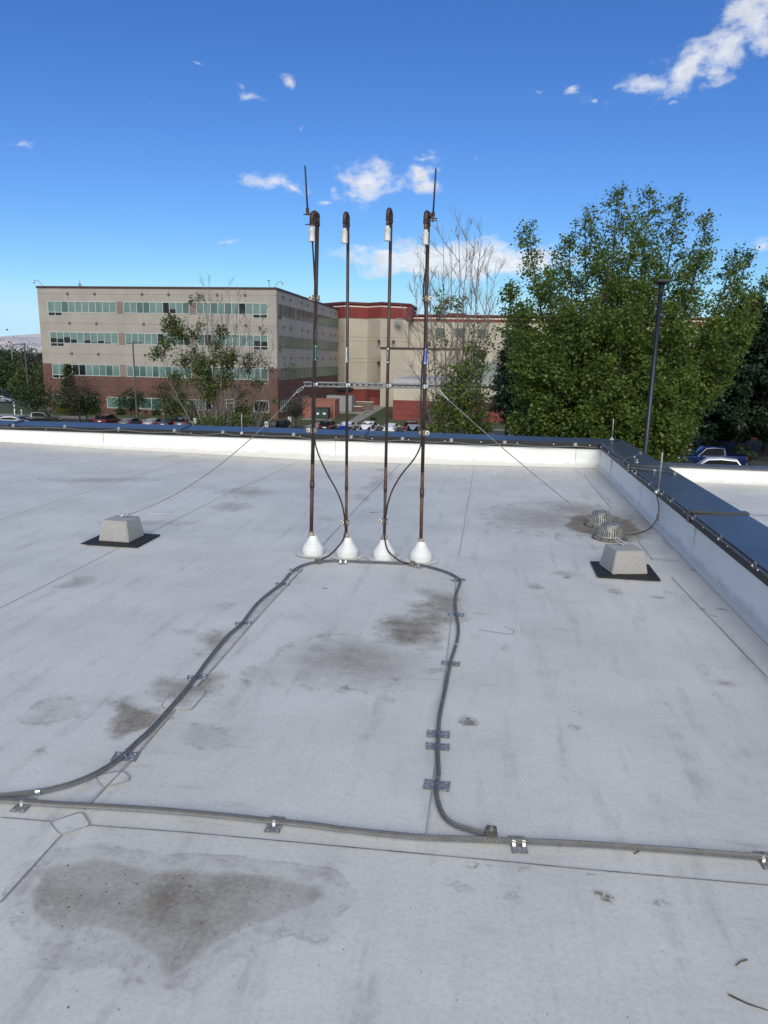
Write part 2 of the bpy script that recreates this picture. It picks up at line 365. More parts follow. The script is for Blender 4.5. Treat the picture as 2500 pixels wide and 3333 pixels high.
    # blotchy growth inside each stain
    sb = t.math('MULTIPLY', sb, t.maprange(t.math('ADD', t.math('MULTIPLY', mid, 0.6), t.math('MULTIPLY', fine, 0.4)), 0.30, 0.66, 0.66, 1.12))
    ring = t.math('MULTIPLY', t.math('MULTIPLY', t.maprange(sb, 0.0, 0.10, 0, 1), t.maprange(sb, 0.10, 0.24, 1, 0)), t.maprange(mid, 0.42, 0.62, 0.0, 0.40))
    ss = t.math('MULTIPLY', ss, t.maprange(t.math('ADD', t.math('MULTIPLY', mid, 0.5), t.math('MULTIPLY', fine, 0.5)), 0.38, 0.62, 0.1, 1.15))
    st = t.math('MAXIMUM', t.math('MAXIMUM', sb, ring), ss, clamp=True)
    # loose dirt: faint smears everywhere
    smear = t.math('MULTIPLY', t.maprange(streak, 0.48, 0.76, 0, 0.52), t.maprange(mid, 0.35, 0.65, 0.2, 1.0))
    smear2 = t.math('MULTIPLY', t.maprange(streak2, 0.54, 0.78, 0, 0.5), t.maprange(big, 0.4, 0.65, 0.0, 1.0))
    film = t.math('MAXIMUM', smear, smear2)
    base = t.mix(t.maprange(big, 0.3, 0.7, 0, 1), (0.625, 0.62, 0.57, 1), (0.535, 0.53, 0.482, 1))
    base = t.mix(t.maprange(fine, 0.42, 0.74, 0, 0.36), base, (0.36, 0.355, 0.345, 1))
    base = t.mix(t.maprange(mid, 0.5, 0.75, 0, 0.30), base, (0.60, 0.60, 0.60, 1))
    spk = t.maprange(t.noise(P, 150.0, 2.0, 0.5), 0.70, 0.78, 0, 0.35)
    base = t.mix(spk, base, (0.22, 0.21, 0.20, 1))
    c = t.mix(film, base, (0.27, 0.255, 0.235, 1))
    c = t.mix(t.math('MINIMUM', st, 0.92), c, (0.150, 0.125, 0.090, 1))
    t.link(c, b.inputs['Base Color'])
    t.link(t.maprange(st, 0, 1, 0.5, 0.8), b.inputs['Roughness']); b.inputs['Specular IOR Level'].default_value = 0.35
    bn = t.new('ShaderNodeBump'); bn.inputs['Strength'].default_value = 0.25; bn.inputs['Distance'].default_value = 0.006
    h = t.math('ADD', t.math('MULTIPLY', fine, 0.5), t.math('MULTIPLY', mid, 1.2))
    t.link(h, bn.inputs['Height']); t.link(bn.outputs[0], b.inputs['Normal'])
    return m
m_roof = membrane_material()
def parapet_material():
    m = bpy.data.materials.new('white_membrane'); m.use_nodes = True; t = NT(m.node_tree); b = t.n['Principled BSDF']
    tc = t.new('ShaderNodeTexCoord'); P = tc.outputs['Object']; sx = t.new('ShaderNodeSeparateXYZ'); t.link(P, sx.inputs[0])
    n1 = t.noise(P, 5.0, 5.0, 0.65); mp = t.new('ShaderNodeMapping'); t.link(P, mp.inputs[0]); mp.inputs[3].default_value = (7, 7, 0.6); n2 = t.noise(mp.outputs[0], 1.0, 4.0, 0.6)
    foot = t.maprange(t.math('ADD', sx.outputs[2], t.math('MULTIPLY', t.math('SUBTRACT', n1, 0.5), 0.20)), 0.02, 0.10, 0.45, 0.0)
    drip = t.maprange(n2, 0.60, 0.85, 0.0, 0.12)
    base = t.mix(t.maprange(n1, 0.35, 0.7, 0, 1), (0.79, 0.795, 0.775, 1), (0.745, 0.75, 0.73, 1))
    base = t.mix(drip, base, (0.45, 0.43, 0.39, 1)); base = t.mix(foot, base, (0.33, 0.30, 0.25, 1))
    t.link(base, b.inputs['Base Color']); b.inputs['Roughness'].default_value = 0.55
    bn = t.new('ShaderNodeBump'); bn.inputs['Strength'].default_value = 0.2; bn.inputs['Distance'].default_value = 0.02
    t.link(t.noise(P, 3.0, 3.0), bn.inputs['Height']); t.link(bn.outputs[0], b.inputs['Normal']); return m
m_parapet = parapet_material()
# ---------------------------------------------------------------- the roof we stand on
GZ = -8.8
def lerp_px(poly, X):
    if X <= poly[0][0]: a, b = poly[0], poly[1]
    elif X >= poly[-1][0]: a, b = poly[-2], poly[-1]
    else:
        for a, b in zip(poly, poly[1:]):
            if a[0] <= X <= b[0]: break
    return a[1] + (b[1]-a[1])*(X-a[0])/(b[0]-a[0])
WALL_Y, WALL_X = 12.0, 1.85
PXS = [0, 330, 660, 1000, 1310, 1640, 1950]
BASE = [(0,1437),(330,1460),(660,1477),(1100,1503),(1948,1524)]
FASC = [(0,1395),(700,1419),(1300,1439),(1955,1460)]
CTOP = [(0,1384),(725,1403),(1310,1422),(1955,1442)]
CBACK = [(0,1367),(725,1387),(1310,1405),(1979,1429)]
prof = []
for X in PXS:
    p = ony(X, lerp_px(BASE, X), WALL_Y); prof.append((p.x, p.z, ony(X, lerp_px(FASC, X), WALL_Y-0.03).z, ony(X, lerp_px(CTOP, X), WALL_Y-0.03).z, ony(X, lerp_px(CBACK, X), WALL_Y+0.42).z))
prof[-1] = (WALL_X,) + prof[-1][1:]
prof.insert(0, (prof[0][0]-6.0,) + prof[0][1:])
def wallz(x, k):
    xs = [p[0] for p in prof]; return float(np.interp(x, xs, [p[k] for p in prof]))
def roofz(x, y):
    s = min(1, max(0, (y-7.5)/4.5)); s = s*s*(3-2*s)
    return s*wallz(x, 1)

own = thing('flat_roof_building', 'white membrane flat roof with low parapet that the pipes and cables stand on', 'building', (0, 0, 0))
POND = [(171,2806),(302,2790),(430,2806),(551,2826),(788,2835),(945,2848),(1050,2878),(1083,2918),(1037,2957),(919,2990),(788,3042),(709,3088),(617,3167),(551,3213),(505,3187),(473,3121),(420,3066),(302,3030),(197,3042),(118,3003),(79,2911),(105,2839)]
PW = np.array([tuple(onz(X, Y))[:2] for X, Y in POND])
def pond(x, y):
    """how much silt has dried on the membrane: a dished pool with a dirtier middle and a faint tide line"""
    x += 0.03*mnoise.fractal(Vector((x*6, y*6, 3)), 1.0, 2.0, 4); y += 0.02*mnoise.fractal(Vector((x*6, y*6, 9)), 1.0, 2.0, 4)
    a = PW; b_ = np.roll(PW, -1, 0); e = b_-a; w = np.array((x, y))-a; tt = np.clip((w*e).sum(1)/(e*e).sum(1), 0, 1); d = np.sqrt(((w-e*tt[:,None])**2).sum(1)).min()
    c = ((a[:,1] > y) != (b_[:,1] > y)) & (x < e[:,0]*(y-a[:,1])/np.where(e[:,1] == 0, 1e-9, e[:,1])+a[:,0]); s = d if c.sum() % 2 else -d
    f = 0.5+0.5*mnoise.fractal(Vector((x*3.2, y*4.5, 5.0)), 1.0, 2.0, 5)
    core = min(1, max(0, (s+0.012)/0.05)); core = core*core*(3-2*core)
    tide = math.exp(-((s+0.055)/0.010)**2)*0.16 + (0.14 if -0.055 < s <= 0 else 0)*min(1, (s+0.06)/0.03)
    dark = 0.30*math.exp(-(((x+0.93)/0.16)**2+((y-1.83)/0.11)**2)) + 0.22*math.exp(-(((x+1.30)/0.12)**2+((y-1.80)/0.06)**2)) + 0.18*math.exp(-(((x+0.75)/0.15)**2+((y-1.97)/0.06)**2))
    return max(core*(0.40+0.24*f+0.85*dark), tide)
xs = np.concatenate([np.linspace(-15, -4, 12), np.linspace(-3.5, -1.85, 8), np.arange(-1.8, -0.05, 0.0125), np.linspace(0, WALL_X, 16)]); ys = np.concatenate([np.linspace(-4, 1.5, 10), np.arange(1.55, 2.12, 0.0125), np.linspace(2.2, 7, 30), np.linspace(7.2, WALL_Y, 20)])
g = MB(); nx, ny = len(xs), len(ys)
g.add([(x, y, roofz(x, y)) for y in ys for x in xs], [(j*nx+i, j*nx+i+1, (j+1)*nx+i+1, (j+1)*nx+i) for j in range(ny-1) for i in range(nx-1)])
roof_o = g.build('roof_membrane', m_roof, own, smooth=True)
pa_ = roof_o.data.attributes.new('pond', 'FLOAT', 'POINT')
pa_.data.foreach_set('value', [pond(x, y) if (-1.9 < x < 0 and 1.5 < y < 2.15) else 0.0 for y in ys for x in xs])

# parapet: far run and right run, membrane turned up the inner face with a small cant at the foot
far = MB(); n = len(prof)
sub = []
for a, b in zip(prof, prof[1:]):
    for k in range(6): sub.append(tuple(a[i]+(b[i]-a[i])*k/6 for i in range(5)))
sub.append(prof[-1])
rows = []
for (x, zb, zf, zt, zk) in sub:
    w = 0.012*mnoise.noise(Vector((x*0.9, 3.1, 0)))
    rows.append([(x, WALL_Y-0.06, zb+0.004), (x, WALL_Y-0.012+w*0.3, zb+0.035), (x, WALL_Y+w, zb+0.5*(zf-zb)), (x, WALL_Y, zf+0.03)])
far.add([p for r in rows for p in r], [(i*4+k, (i+1)*4+k, (i+1)*4+k+1, i*4+k+1) for i in range(len(rows)-1) for k in range(3)])
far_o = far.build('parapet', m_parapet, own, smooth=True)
rt = MB(); rrows = []
for y in np.linspace(WALL_Y, -4, 60):
    w = 0.010*mnoise.noise(Vector((7.7, y*0.9, 0))); zb = roofz(WALL_X, y)
    rrows.append([(WALL_X-0.06, y, zb+0.004), (WALL_X-0.012+w*0.3, y, zb+0.035), (WALL_X+w, y, zb+0.2), (WALL_X, y, 0.36)])
rt.add([p for r in rrows for p in r], [(i*4+k, (i+1)*4+k, (i+1)*4+k+1, i*4+k+1) for i in range(len(rrows)-1) for k in range(3)])
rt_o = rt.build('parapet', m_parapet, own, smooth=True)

# metal coping caps: sheet top tipped inwards, dark inner fascia, outer drip; joint covers
ZC = 0.42
def coping_far():
    m = MB(); yi, yo = WALL_Y-0.03, WALL_Y+0.42
    R = []
    for (x, zb, zf, zt, zk) in sub:
        xx = min(x, WALL_X-0.04)
        R.append([(xx, yi+0.004, zf-0.012), (xx, yi, zf), (xx, yi, zt-0.006), (xx, yi+0.006, zt), (xx if x < WALL_X-0.05 else WALL_X+0.38, yo, zk), (xx if x < WALL_X-0.05 else WALL_X+0.40, yo+0.012, zk-0.012), (xx if x < WALL_X-0.05 else WALL_X+0.40, yo+0.012, zk-0.13)])
    K = 7
    for i in range(len(R)-1):
        o = len(m.v); m.v.extend(R[i]+R[i+1])
        for k in range(K-1):
            m.f.append((o+k, o+K+k, o+K+k+1, o+k+1)); m.m.append(1 if k < 2 else 0)
    return m
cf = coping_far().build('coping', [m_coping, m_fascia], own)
def coping_right():
    m = MB(); xi, xo = WALL_X-0.04, WALL_X+0.42; R = []
    yend = WALL_Y-0.03
    for y in np.linspace(yend, -4, 30):
        R.append([(xi+0.004, y, 0.325), (xi, y, 0.335), (xi, y, ZC-0.006), (xi+0.006, y, ZC), (xo, y + (0.45 if y > yend-0.1 else 0), ZC+0.012), (xo+0.012, y + (0.45 if y > yend-0.1 else 0), ZC), (xo+0.012, y, ZC-0.12)])
    K = 7
    for i in range(len(R)-1):
        o = len(m.v); m.v.extend(R[i]+R[i+1])
        for k in range(K-1):
            m.f.append((o+k+1, o+K+k+1, o+K+k, o+k)); m.m.append(1 if k < 2 else 0)
    return m
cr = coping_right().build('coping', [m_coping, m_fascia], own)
# joint covers (standing laps) on the coping
def joint_right(y):
    m = MB(); xi, xo = WALL_X-0.048, WALL_X+0.44
    m.box((xi, y-0.05, ZC+0.006), (xo, y+0.05, ZC+0.024)); m.box((xi-0.004, y-0.05, 0.33), (xi+0.004, y+0.05, ZC+0.020))
    m.build('coping_joint', m_coping, own)
for (X, Y) in ((2355,1672),(2103,1518)):
    joint_right(onz(X, Y, ZC).y)
for X in (580, 1178, 20):
    p = ony(X, lerp_px(CTOP, X), WALL_Y-0.03); x = p.x; zt, zk, zf = wallz(x, 3), wallz(x, 4), wallz(x, 2); m = MB()
    for (xa, xb) in ((x-0.05, x+0.05),):
        m.add([(xa,WALL_Y-0.036,zf),(xb,WALL_Y-0.036,zf),(xb,WALL_Y-0.036,zt+0.014),(xa,WALL_Y-0.036,zt+0.014),(xa,WALL_Y+0.44,zk+0.016),(xb,WALL_Y+0.44,zk+0.016),(xb,WALL_Y+0.44,zk-0.02),(xa,WALL_Y+0.44,zk-0.02)],
              [(0,1,2,3),(3,2,5,4),(4,5,6,7),(0,3,4,7),(1,6,5,2)])
    m.build('coping_joint', m_coping, own)
# little white rivets along the fascia
def rivet(c, a):
    q = MB(); q.lathe(c, [(0.010,0),(0.009,0.006),(0,0.008)], 8, axis=a); q.build('rivet', m_bright, own)
for X in range(150, 1950, 118):
    p = ony(X, lerp_px(CTOP, X)+9, WALL_Y-0.03); rivet((p.x, WALL_Y-0.031, p.z), Vector((0,-1,0)))
for y in np.arange(4.2, 11.6, 0.62):
    rivet((WALL_X-0.041, y, 0.385), Vector((-1,0,0)))
# outside walls of the building
w = MB()
w.box((-30, WALL_Y+0.13, GZ), (WALL_X+0.38, WALL_Y+0.415, 0.26)); w.box((WALL_X+0.13, -12, GZ), (WALL_X+0.40, WALL_Y+0.125, 0.27))
w.build('outer_wall', m_wall, own)

# seams, laps and patches of the membrane
def zpt(p, dz=0.004): return Vector((p[0], p[1], roofz(p[0], p[1])+dz))
def strip(pts, w, dz, mb):
    P = [zpt(p, dz) for p in pts]
    # resample so that the strip follows the roof
    Q = []
    for a, b in zip(P, P[1:]):
        k = max(1, int((b-a).length/0.25))
        Q += [Vector((a.x+(b.x-a.x)*i/k, a.y+(b.y-a.y)*i/k, 0)) for i in range(k)]
    Q.append(P[-1]); vs = []
    for i, q in enumerate(Q):
        t = Q[min(i+1,len(Q)-1)]-Q[max(i-1,0)]; t.z = 0; t.normalize(); nn = Vector((-t.y, t.x, 0))
        j = 0.004*mnoise.noise(Vector((q.x*3, q.y*3, 1.7))); ww = w*(0.75+0.5*abs(mnoise.noise(Vector((q.x*7, q.y*7, 4)))))
        for sgn in (-1, 1):
            r = q+nn*(sgn*ww/2+j); vs.append((r.x, r.y, roofz(r.x, r.y)+dz))
    mb.add(vs, [(2*i, 2*i+1, 2*i+3, 2*i+2) for i in range(len(Q)-1)])
def px(*pts): return [onz(X, Y) for X, Y in pts]
m_faint = mat('faint_seam', (0.33, 0.325, 0.315), 0.8, var=0.15, scale=9)
SEAMS = [px((0,2943),(200,2722)), px((275,2640),(360,2550),(430,2480),(571,2314)), px((644,2238),(821,2032),(987,1851)), [(-1.46,6.1,0),(-1.46,11.92,0)],
         [(-4.92,5.5,0),(-4.92,11.92,0)], [(-8.66,8,0),(-8.66,11.9,0)], px((2500,2210),(2185,1880)), [(1.50,6.35,0),(1.50,7.0,0)], [(1.50,8.6,0),(1.50,11.2,0)],
         px((0,2666),(163,2678)), px((293,2690),(600,2713),(900,2740),(1288,2777),(1700,2814),(1844,2828),(2200,2860),(2520,2887))]
for k, s in enumerate(SEAMS):
    mb = MB(); strip(s, 0.0055, 0.0062, mb); mb.build('membrane_seam', m_seam, own)
for s in ([(-0.15,2.28,0),(-0.155,2.79,0)], [(-0.16,2.8,0),(-0.19,5.5,0)], [(-0.2,6.1,0),(-0.2,11.9,0)], [(-3.2,2.2,0),(-3.2,11.9,0)], px((1640,2040),(1660,2047),(1675,2055),(1672,2066),(1650,2066),(1560,2052))):
    mb = MB(); strip(s, 0.006, 0.0062, mb); mb.build('membrane_seam', m_faint, own)
mb = MB(); strip([(p[0]-0.034, p[1], 0) for p in SEAMS[1]], 0.05, 0.0035, mb); mb.build('membrane_lap', m_lap, own)
mb = MB(); strip([(p[0]-0.034, p[1], 0) for p in SEAMS[2]], 0.05, 0.0035, mb); mb.build('membrane_lap', m_lap, own)
def patch(pts, name='membrane_patch', corner=0.0, edge=True, m_=None):
    P = px(*pts) if len(pts[0]) == 2 else [Vector(p) for p in pts]
    if corner:
        Q = []
        for i, p in enumerate(P):
            a, b = P[i-1], P[(i+1) % len(P)]; da = (a-p).normalized()*corner; db = (b-p).normalized()*corner
            for k in range(5):
                s = k/4; Q.append((p+da)*(1-s)**2 + p*2*s*(1-s) + (p+db)*s*s)
        P = Q
    m = MB(); n = len(P)
    m.add([(p.x, p.y, roofz(p.x, p.y)+0.0045) for p in P] + [(p.x, p.y, roofz(p.x, p.y)+0.001) for p in P], [tuple(range(n))] + [(i, (i+1) % n, n+(i+1) % n, n+i) for i in range(n)])
    o = m.build(name, m_ or m_roof, own)
    if edge:
        e = MB(); C = sum(P, Vector())/n
        vs = [(p.x, p.y, roofz(p.x, p.y)+0.0066) for p in P] + [tuple(Vector((p.x, p.y, roofz(p.x, p.y)+0.0068)) + (Vector((C.x,C.y,0))-Vector((p.x,p.y,0))).normalized()*(-0.0055)) for p in P]
        e.add(vs, [(i, (i+1) % n, n+(i+1) % n, n+i) for i in range(n)]); e.build('patch_edge', m_faint, o)
    return o
patch([(310,2530),(401,2512),(427,2541),(338,2569)], corner=0.03)
patch([(519,2307),(571,2242),(676,2249),(618,2318)], corner=0.05)
patch([(163,2680),(266,2647),(293,2690),(200,2722)], corner=0.02)
patch([(486,1672),(504,1661),(565,1663),(550,1672)], edge=False, m_=m_patch)
patch([(2100,1803),(2193,1803),(2205,1812),(2110,1812)], edge=False)
# round flanges welded under the boots and round the drains
def ring(c, r0, r1, mb, z=0.006, n=48):
    vs = []
    for k in range(n):
        a = 2*math.pi*k/n
        for r in (r0, r1): 
            x, y = c[0]+r*math.cos(a), c[1]+r*math.sin(a); vs.append((x, y, roofz(x, y)+z))
    mb.add(vs, [(2*k, 2*k+1, (2*k+3) % (2*n), (2*k+2) % (2*n)) for k in range(n)])
PIPE_Y = 5.90
PIPES = [(-1.475, 'pale'), (-1.168, ''), (-0.842, ''), (-0.520, '')]
for (x, _) in PIPES:
    m = MB(); ring((x, PIPE_Y), 0.10, 0.152, m, 0.0062 if x in (PIPES[0][0], PIPES[2][0]) else 0.0045); fo = m.build('boot_flange', m_roof, own)
    m = MB(); ring((x, PIPE_Y), 0.152, 0.155, m, 0.0068 if x in (PIPES[0][0], PIPES[2][0]) else 0.0051); m.build('flange_edge', m_faint, fo)
for (x, y) in ((1.05, 7.0), (1.05, 7.75)):
    m = MB(); ring((x, y), 0.33, 0.335, m, 0.0065); m.build('membrane_seam', m_faint, own)
# seam lines near the right parapet foot
for s in ([(1.50,6.36,0),(1.79,6.36,0)], [(1.36,8.9,0),(1.40,8.45,0),(1.78,8.45,0)], [(1.55,9.3,0),(1.55,8.9,0),(1.78,8.86,0)], [(1.45,7.65,0),(1.79,7.65,0)], [(1.42,11.75,0),(1.46,11.3,0),(1.62,11.3,0)]):
    mb = MB(); strip(s, 0.006, 0.0062, mb); mb.build('membrane_seam', m_seam, own)
# vertical lap lines on the parapets
for y in (6.4, 8.7, 10.9):
    m = MB(); m.box((WALL_X-0.014, y-0.003, 0.05), (WALL_X+0.006, y+0.003, 0.32)); m.build('parapet_lap', mat('pale_lap', (0.60,0.60,0.58), 0.7), own)
for x in (1.45, -2.6, -6.9):
    m = MB(); m.box((x-0.004, WALL_Y-0.014, wallz(x,1)+0.05), (x+0.004, WALL_Y+0.006, wallz(x,2)-0.01)); m.build('parapet_lap', mat('pale_lap', (0.62,0.61,0.58), 0.7), own)

# neighbouring lower roof with its own parapet, right of ours
AZ = -0.5
wing = thing('lower_roof_wing', 'lower white flat roof with low white parapet beyond the dark coping', 'building', (WALL_X+0.4, 14.1, AZ))
m = MB(); m.box((WALL_X+0.41, -10, AZ-0.3), (12.0, 14.1, AZ)); m.build('roof_membrane', m_roof, wing)
m = MB()
ra = []
for x in np.linspace(WALL_X+0.41, 12, 30):
    ra.append([(x, 14.05, AZ+0.003), (x, 14.09, AZ+0.03), (x, 14.1+0.008*mnoise.noise(Vector((x, 1, 0))), AZ+0.15), (x, 14.1, AZ+0.285)])
m.add([p for r in ra for p in r], [(i*4+k, (i+1)*4+k, (i+1)*4+k+1, i*4+k+1) for i in range(len(ra)-1) for k in range(3)]); m.build('parapet', m_parapet, wing, smooth=True)
m = MB(); m.bevbox((WALL_X+0.42, 14.07, AZ+0.28), (12.05, 14.5, AZ+0.315), 0.008); m.build('coping', mat('grey_coping', (0.12,0.12,0.125), 0.45, 0.3), wing)
m = MB(); m.box((WALL_X+0.41, 14.13, GZ), (12.0, 14.45, AZ+0.27)); m.build('outer_wall', m_wall, wing)
m = MB(); m.quad((2.6, 11.2, AZ+0.006), (9, 11.0, AZ+0.006), (9, 11.02, AZ+0.006), (2.6, 11.22, AZ+0.006)); m.build('membrane_seam', m_faint, wing)

# ---------------------------------------------------------------- cables
def smooth_path(pts, step=0.012):
    P = [Vector(p) for p in pts]; out = []
    for i in range(len(P)-1):
        p0 = P[i-1] if i else P[0]*2-P[1]; p1, p2 = P[i], P[i+1]; p3 = P[i+2] if i+2 < len(P) else P[-1]*2-P[-2]
        k = max(2, int((p2-p1).length/step))
        for j in range(k):
            t = j/k; out.append(0.5*((2*p1)+(p2-p0)*t+(2*p0-5*p1+4*p2-p3)*t*t+(3*p1-p0-3*p2+p3)*t**3))
    out.append(P[-1]); return out
def rope(path, R, strands, pitch, mb, sides=5, twist=1):
    """strands laid helically round a centre line"""
    N = len(path); nrm = None; fr = []; s = 0.0; ss = [0.0]
    for i in range(N):
        t = (path[min(i+1,N-1)]-path[max(i-1,0)]).normalized()
        if nrm is None: nrm = t.cross(Vector((0,0,1))) if abs(t.z) < 0.9 else t.cross(Vector((1,0,0)))
        nrm = (nrm-t*nrm.dot(t)).normalized(); fr.append((nrm.copy(), t.cross(nrm)))
        if i: s += (path[i]-path[i-1]).length; ss.append(s)
    rs = math.sin(math.pi/strands)*R/(1+math.sin(math.pi/strands))*0.80; rc = R-rs
    for k in range(strands):
        pts = []
        for i in range(N):
            a = 2*math.pi*(k/strands + twist*ss[i]/pitch); pts.append(path[i]+(fr[i][0]*math.cos(a)+fr[i][1]*math.sin(a))*rc)
        mb.tube(pts, rs, sides, 0, caps=True)
    mb.tube(path[::2] + ([path[-1]] if N % 2 == 0 else []), rc*0.86, 6, 1)
    return mb
def clip_frame(path, p):
    i = min(range(len(path)), key=lambda j: (path[j]-Vector(p)).length_squared); i = min(max(i, 2), len(path)-3)
    t = (path[i+2]-path[i-2]); t.z = 0; t.normalize()
    return path[i], t
def holdown(path, p, parent, w=0.058, l=0.085, nstrap=1, R=0.011, dark=True, skew=0.0):
    c, t = clip_frame(path, p); n = Vector((-t.y, t.x, 0)); b = roofz(c.x, c.y)-0.006
    rot = Matrix((t, n, Vector((0,0,1)))).transposed(); rot = Matrix.Rotation(skew, 3, 'Z') @ rot
    m = Matrix.Translation((c.x, c.y, b+0.0095)) @ rot.to_4x4()
    q = MB()
    # base plate with upturned lips, rivet dabs and holes of sealant, strap(s) over the cable
    q.bevbox((-w/2, -l/2, 0), (w/2, l/2, 0.0025), 0.001, 0, m)
    q.bevbox((-w/2, -l/2-0.003, 0), (w/2, -l/2+0.002, 0.004), 0.001, 0, m); q.bevbox((-w/2, l/2-0.002, 0), (w/2, l/2+0.003, 0.006), 0.001, 0, m)
    for sx in (-0.3, 0.3):
        for sy in (-0.36, 0.36):
            cc = m @ Vector((sx*w, sy*l, 0.0025)); q.lathe(cc, [(0.0055, 0), (0.0045, 0.003), (0, 0.004)], 8, 1)
    for k in range(nstrap):
        ox = (k-(nstrap-1)/2)*w*0.62
        pts = [m @ Vector((ox, -R-0.016, 0.003)), m @ Vector((ox, -R-0.003, 0.004)), m @ Vector((ox, -R*0.95, R*1.1)), m @ Vector((ox, -R*0.5, 2*R+0.001)), m @ Vector((ox, R*0.5, 2*R+0.001)), m @ Vector((ox, R*0.95, R*1.1)), m @ Vector((ox, R+0.003, 0.004)), m @ Vector((ox, R+0.016, 0.003))]
        tx = (m.to_3x3() @ Vector((1,0,0)))*0.0055; nz = (m.to_3x3() @ Vector((0,0,1)))*0.0016
        vs = []
        for pp in pts: vs += [pp-tx+nz, pp+tx+nz]
        q.add(vs, [(2*i, 2*i+1, 2*i+3, 2*i+2) for i in range(len(pts)-1)], 1)
    o = q.build('cable_clip', [m_galvdk if dark else m_galv, m_bright], parent)
    return o
RC = 0.011
def lay(pxs, z=RC+0.0095): return [(lambda q: Vector((q.x, q.y, roofz(q.x, q.y)+z)))(onz(X, Y+0, z)) for X, Y in pxs]
MAIN = [(-60,2598),(0,2602),(163,2615),(271,2621),(380,2627),(543,2638),(720,2654),(900,2673),(1017,2685),(1126,2700),(1288,2717),(1397,2726),(1576,2732),(1668,2737),(1763,2740),(1926,2748),(2088,2759),(2251,2771),(2414,2784),(2500,2790),(2570,2796)]
mp_ = smooth_path(lay(MAIN), 0.008)
cable_main = thing('lightning_cable', 'thick bright stranded cable clipped across the foreground roof from side to side', 'cable', mp_[len(mp_)//2]-Vector((0,0,RC)), group=None)
rope(mp_, RC, 7, 0.13, MB(), sides=6).build('strands', [m_cable, m_core], cable_main, smooth=True)
for (X, Y, k) in ((90,2610,1),(903,2674,1),(1682,2738,2),(2488,2789,2)):
    holdown(mp_, onz(X, Y), cable_main, nstrap=k)
LOOP = [(-60,2592),(0,2589),(60,2584),(133,2575),(190,2562),(244,2546),(320,2513),(391,2466),(440,2420),(488,2376),(553,2305),(600,2250),(633,2208),(665,2163),(694,2125),(740,2070),(785,2030),(835,1966),(880,1927),(915,1900),(944,1866),(973,1845),(1023,1830),(1070,1825),(1117,1825),(1211,1829),(1342,1835),(1399,1845),(1457,1863),(1492,1882),(1499,1893),(1487,1927),(1482,1965),(1487,2006),(1492,2040),(1490,2074),(1480,2112),(1466,2157),(1450,2240),(1431,2330),(1426,2405),(1425,2458),(1427,2517),(1421,2555),(1421,2588),(1432,2631),(1450,2662),(1480,2684),(1527,2700),(1576,2712),(1619,2718)]
lp = smooth_path(lay(LOOP), 0.011)
cable_loop = thing('lightning_cable', 'grey stranded cable looping past the white pipe boots and back to the foreground cable', 'cable', lp[len(lp)//2]-Vector((0,0,RC)))
rope(lp, RC*0.98, 7, 0.11, MB(), twist=-1).build('strands', [m_cabledk, m_core], cable_loop, smooth=True)
for (X, Y, k, w) in ((391,2466,2,.075),(633,2208,1,.06),(785,2030,1,.06),(910,1902,1,.06),(957,1858,1,.05),(1117,1825,2,.07),(1370,1840,1,.07),(1500,1889,1,.06),(1486,2003,1,.06),(1465,2160,1,.06),(1426,2392,2,.062),(1425,2433,2,.058),(1421,2562,2,.07)):
    holdown(lp, onz(X, Y), cable_loop, w=w, l=0.10, nstrap=k, dark=(Y > 2100), skew=0.25 if X < 800 else 0)
for (X, Y) in ((133,2575),(1478,2110),(940,1872)):
    c, t = clip_frame(lp, onz(X, Y)); m = MB(); m.tube([c-t*0.008, c+t*0.008], RC*1.18, 14); m.build('cable_band', m_bright, cable_loop)
def connector(path, X, Y, parent, s=1.0, bolt=True):
    c, t = clip_frame(path, onz(X, Y)); n = Vector((-t.y, t.x, 0)); rot = Matrix((t, n, Vector((0,0,1)))).transposed()
    m = Matrix.Translation(c) @ rot.to_4x4(); q = MB()
    q.bevbox((-0.022*s, -0.034*s, -0.010*s), (0.022*s, 0.030*s, 0.013*s), 0.003, 0, m)
    q.bevbox((-0.020*s, -0.032*s, 0.0135*s), (0.020*s, 0.028*s, 0.020*s), 0.002, 0, m)
    cc = m @ Vector((0, -0.002, 0.02*s)); q.lathe(cc, [(0.009*s,0),(0.009*s,0.007*s),(0.005*s,0.0075*s),(0.005*s,0.018*s),(0,0.019*s)], 6, 1)
    return q.build('cable_connector', [m_bronze, m_galvdk], parent)
connector(lp, 1595, 2716, cable_loop, 0.95)
connector(lp, 1023, 1829, cable_loop, 0.95); connector(lp, 1350, 1836, cable_loop, 0.95)

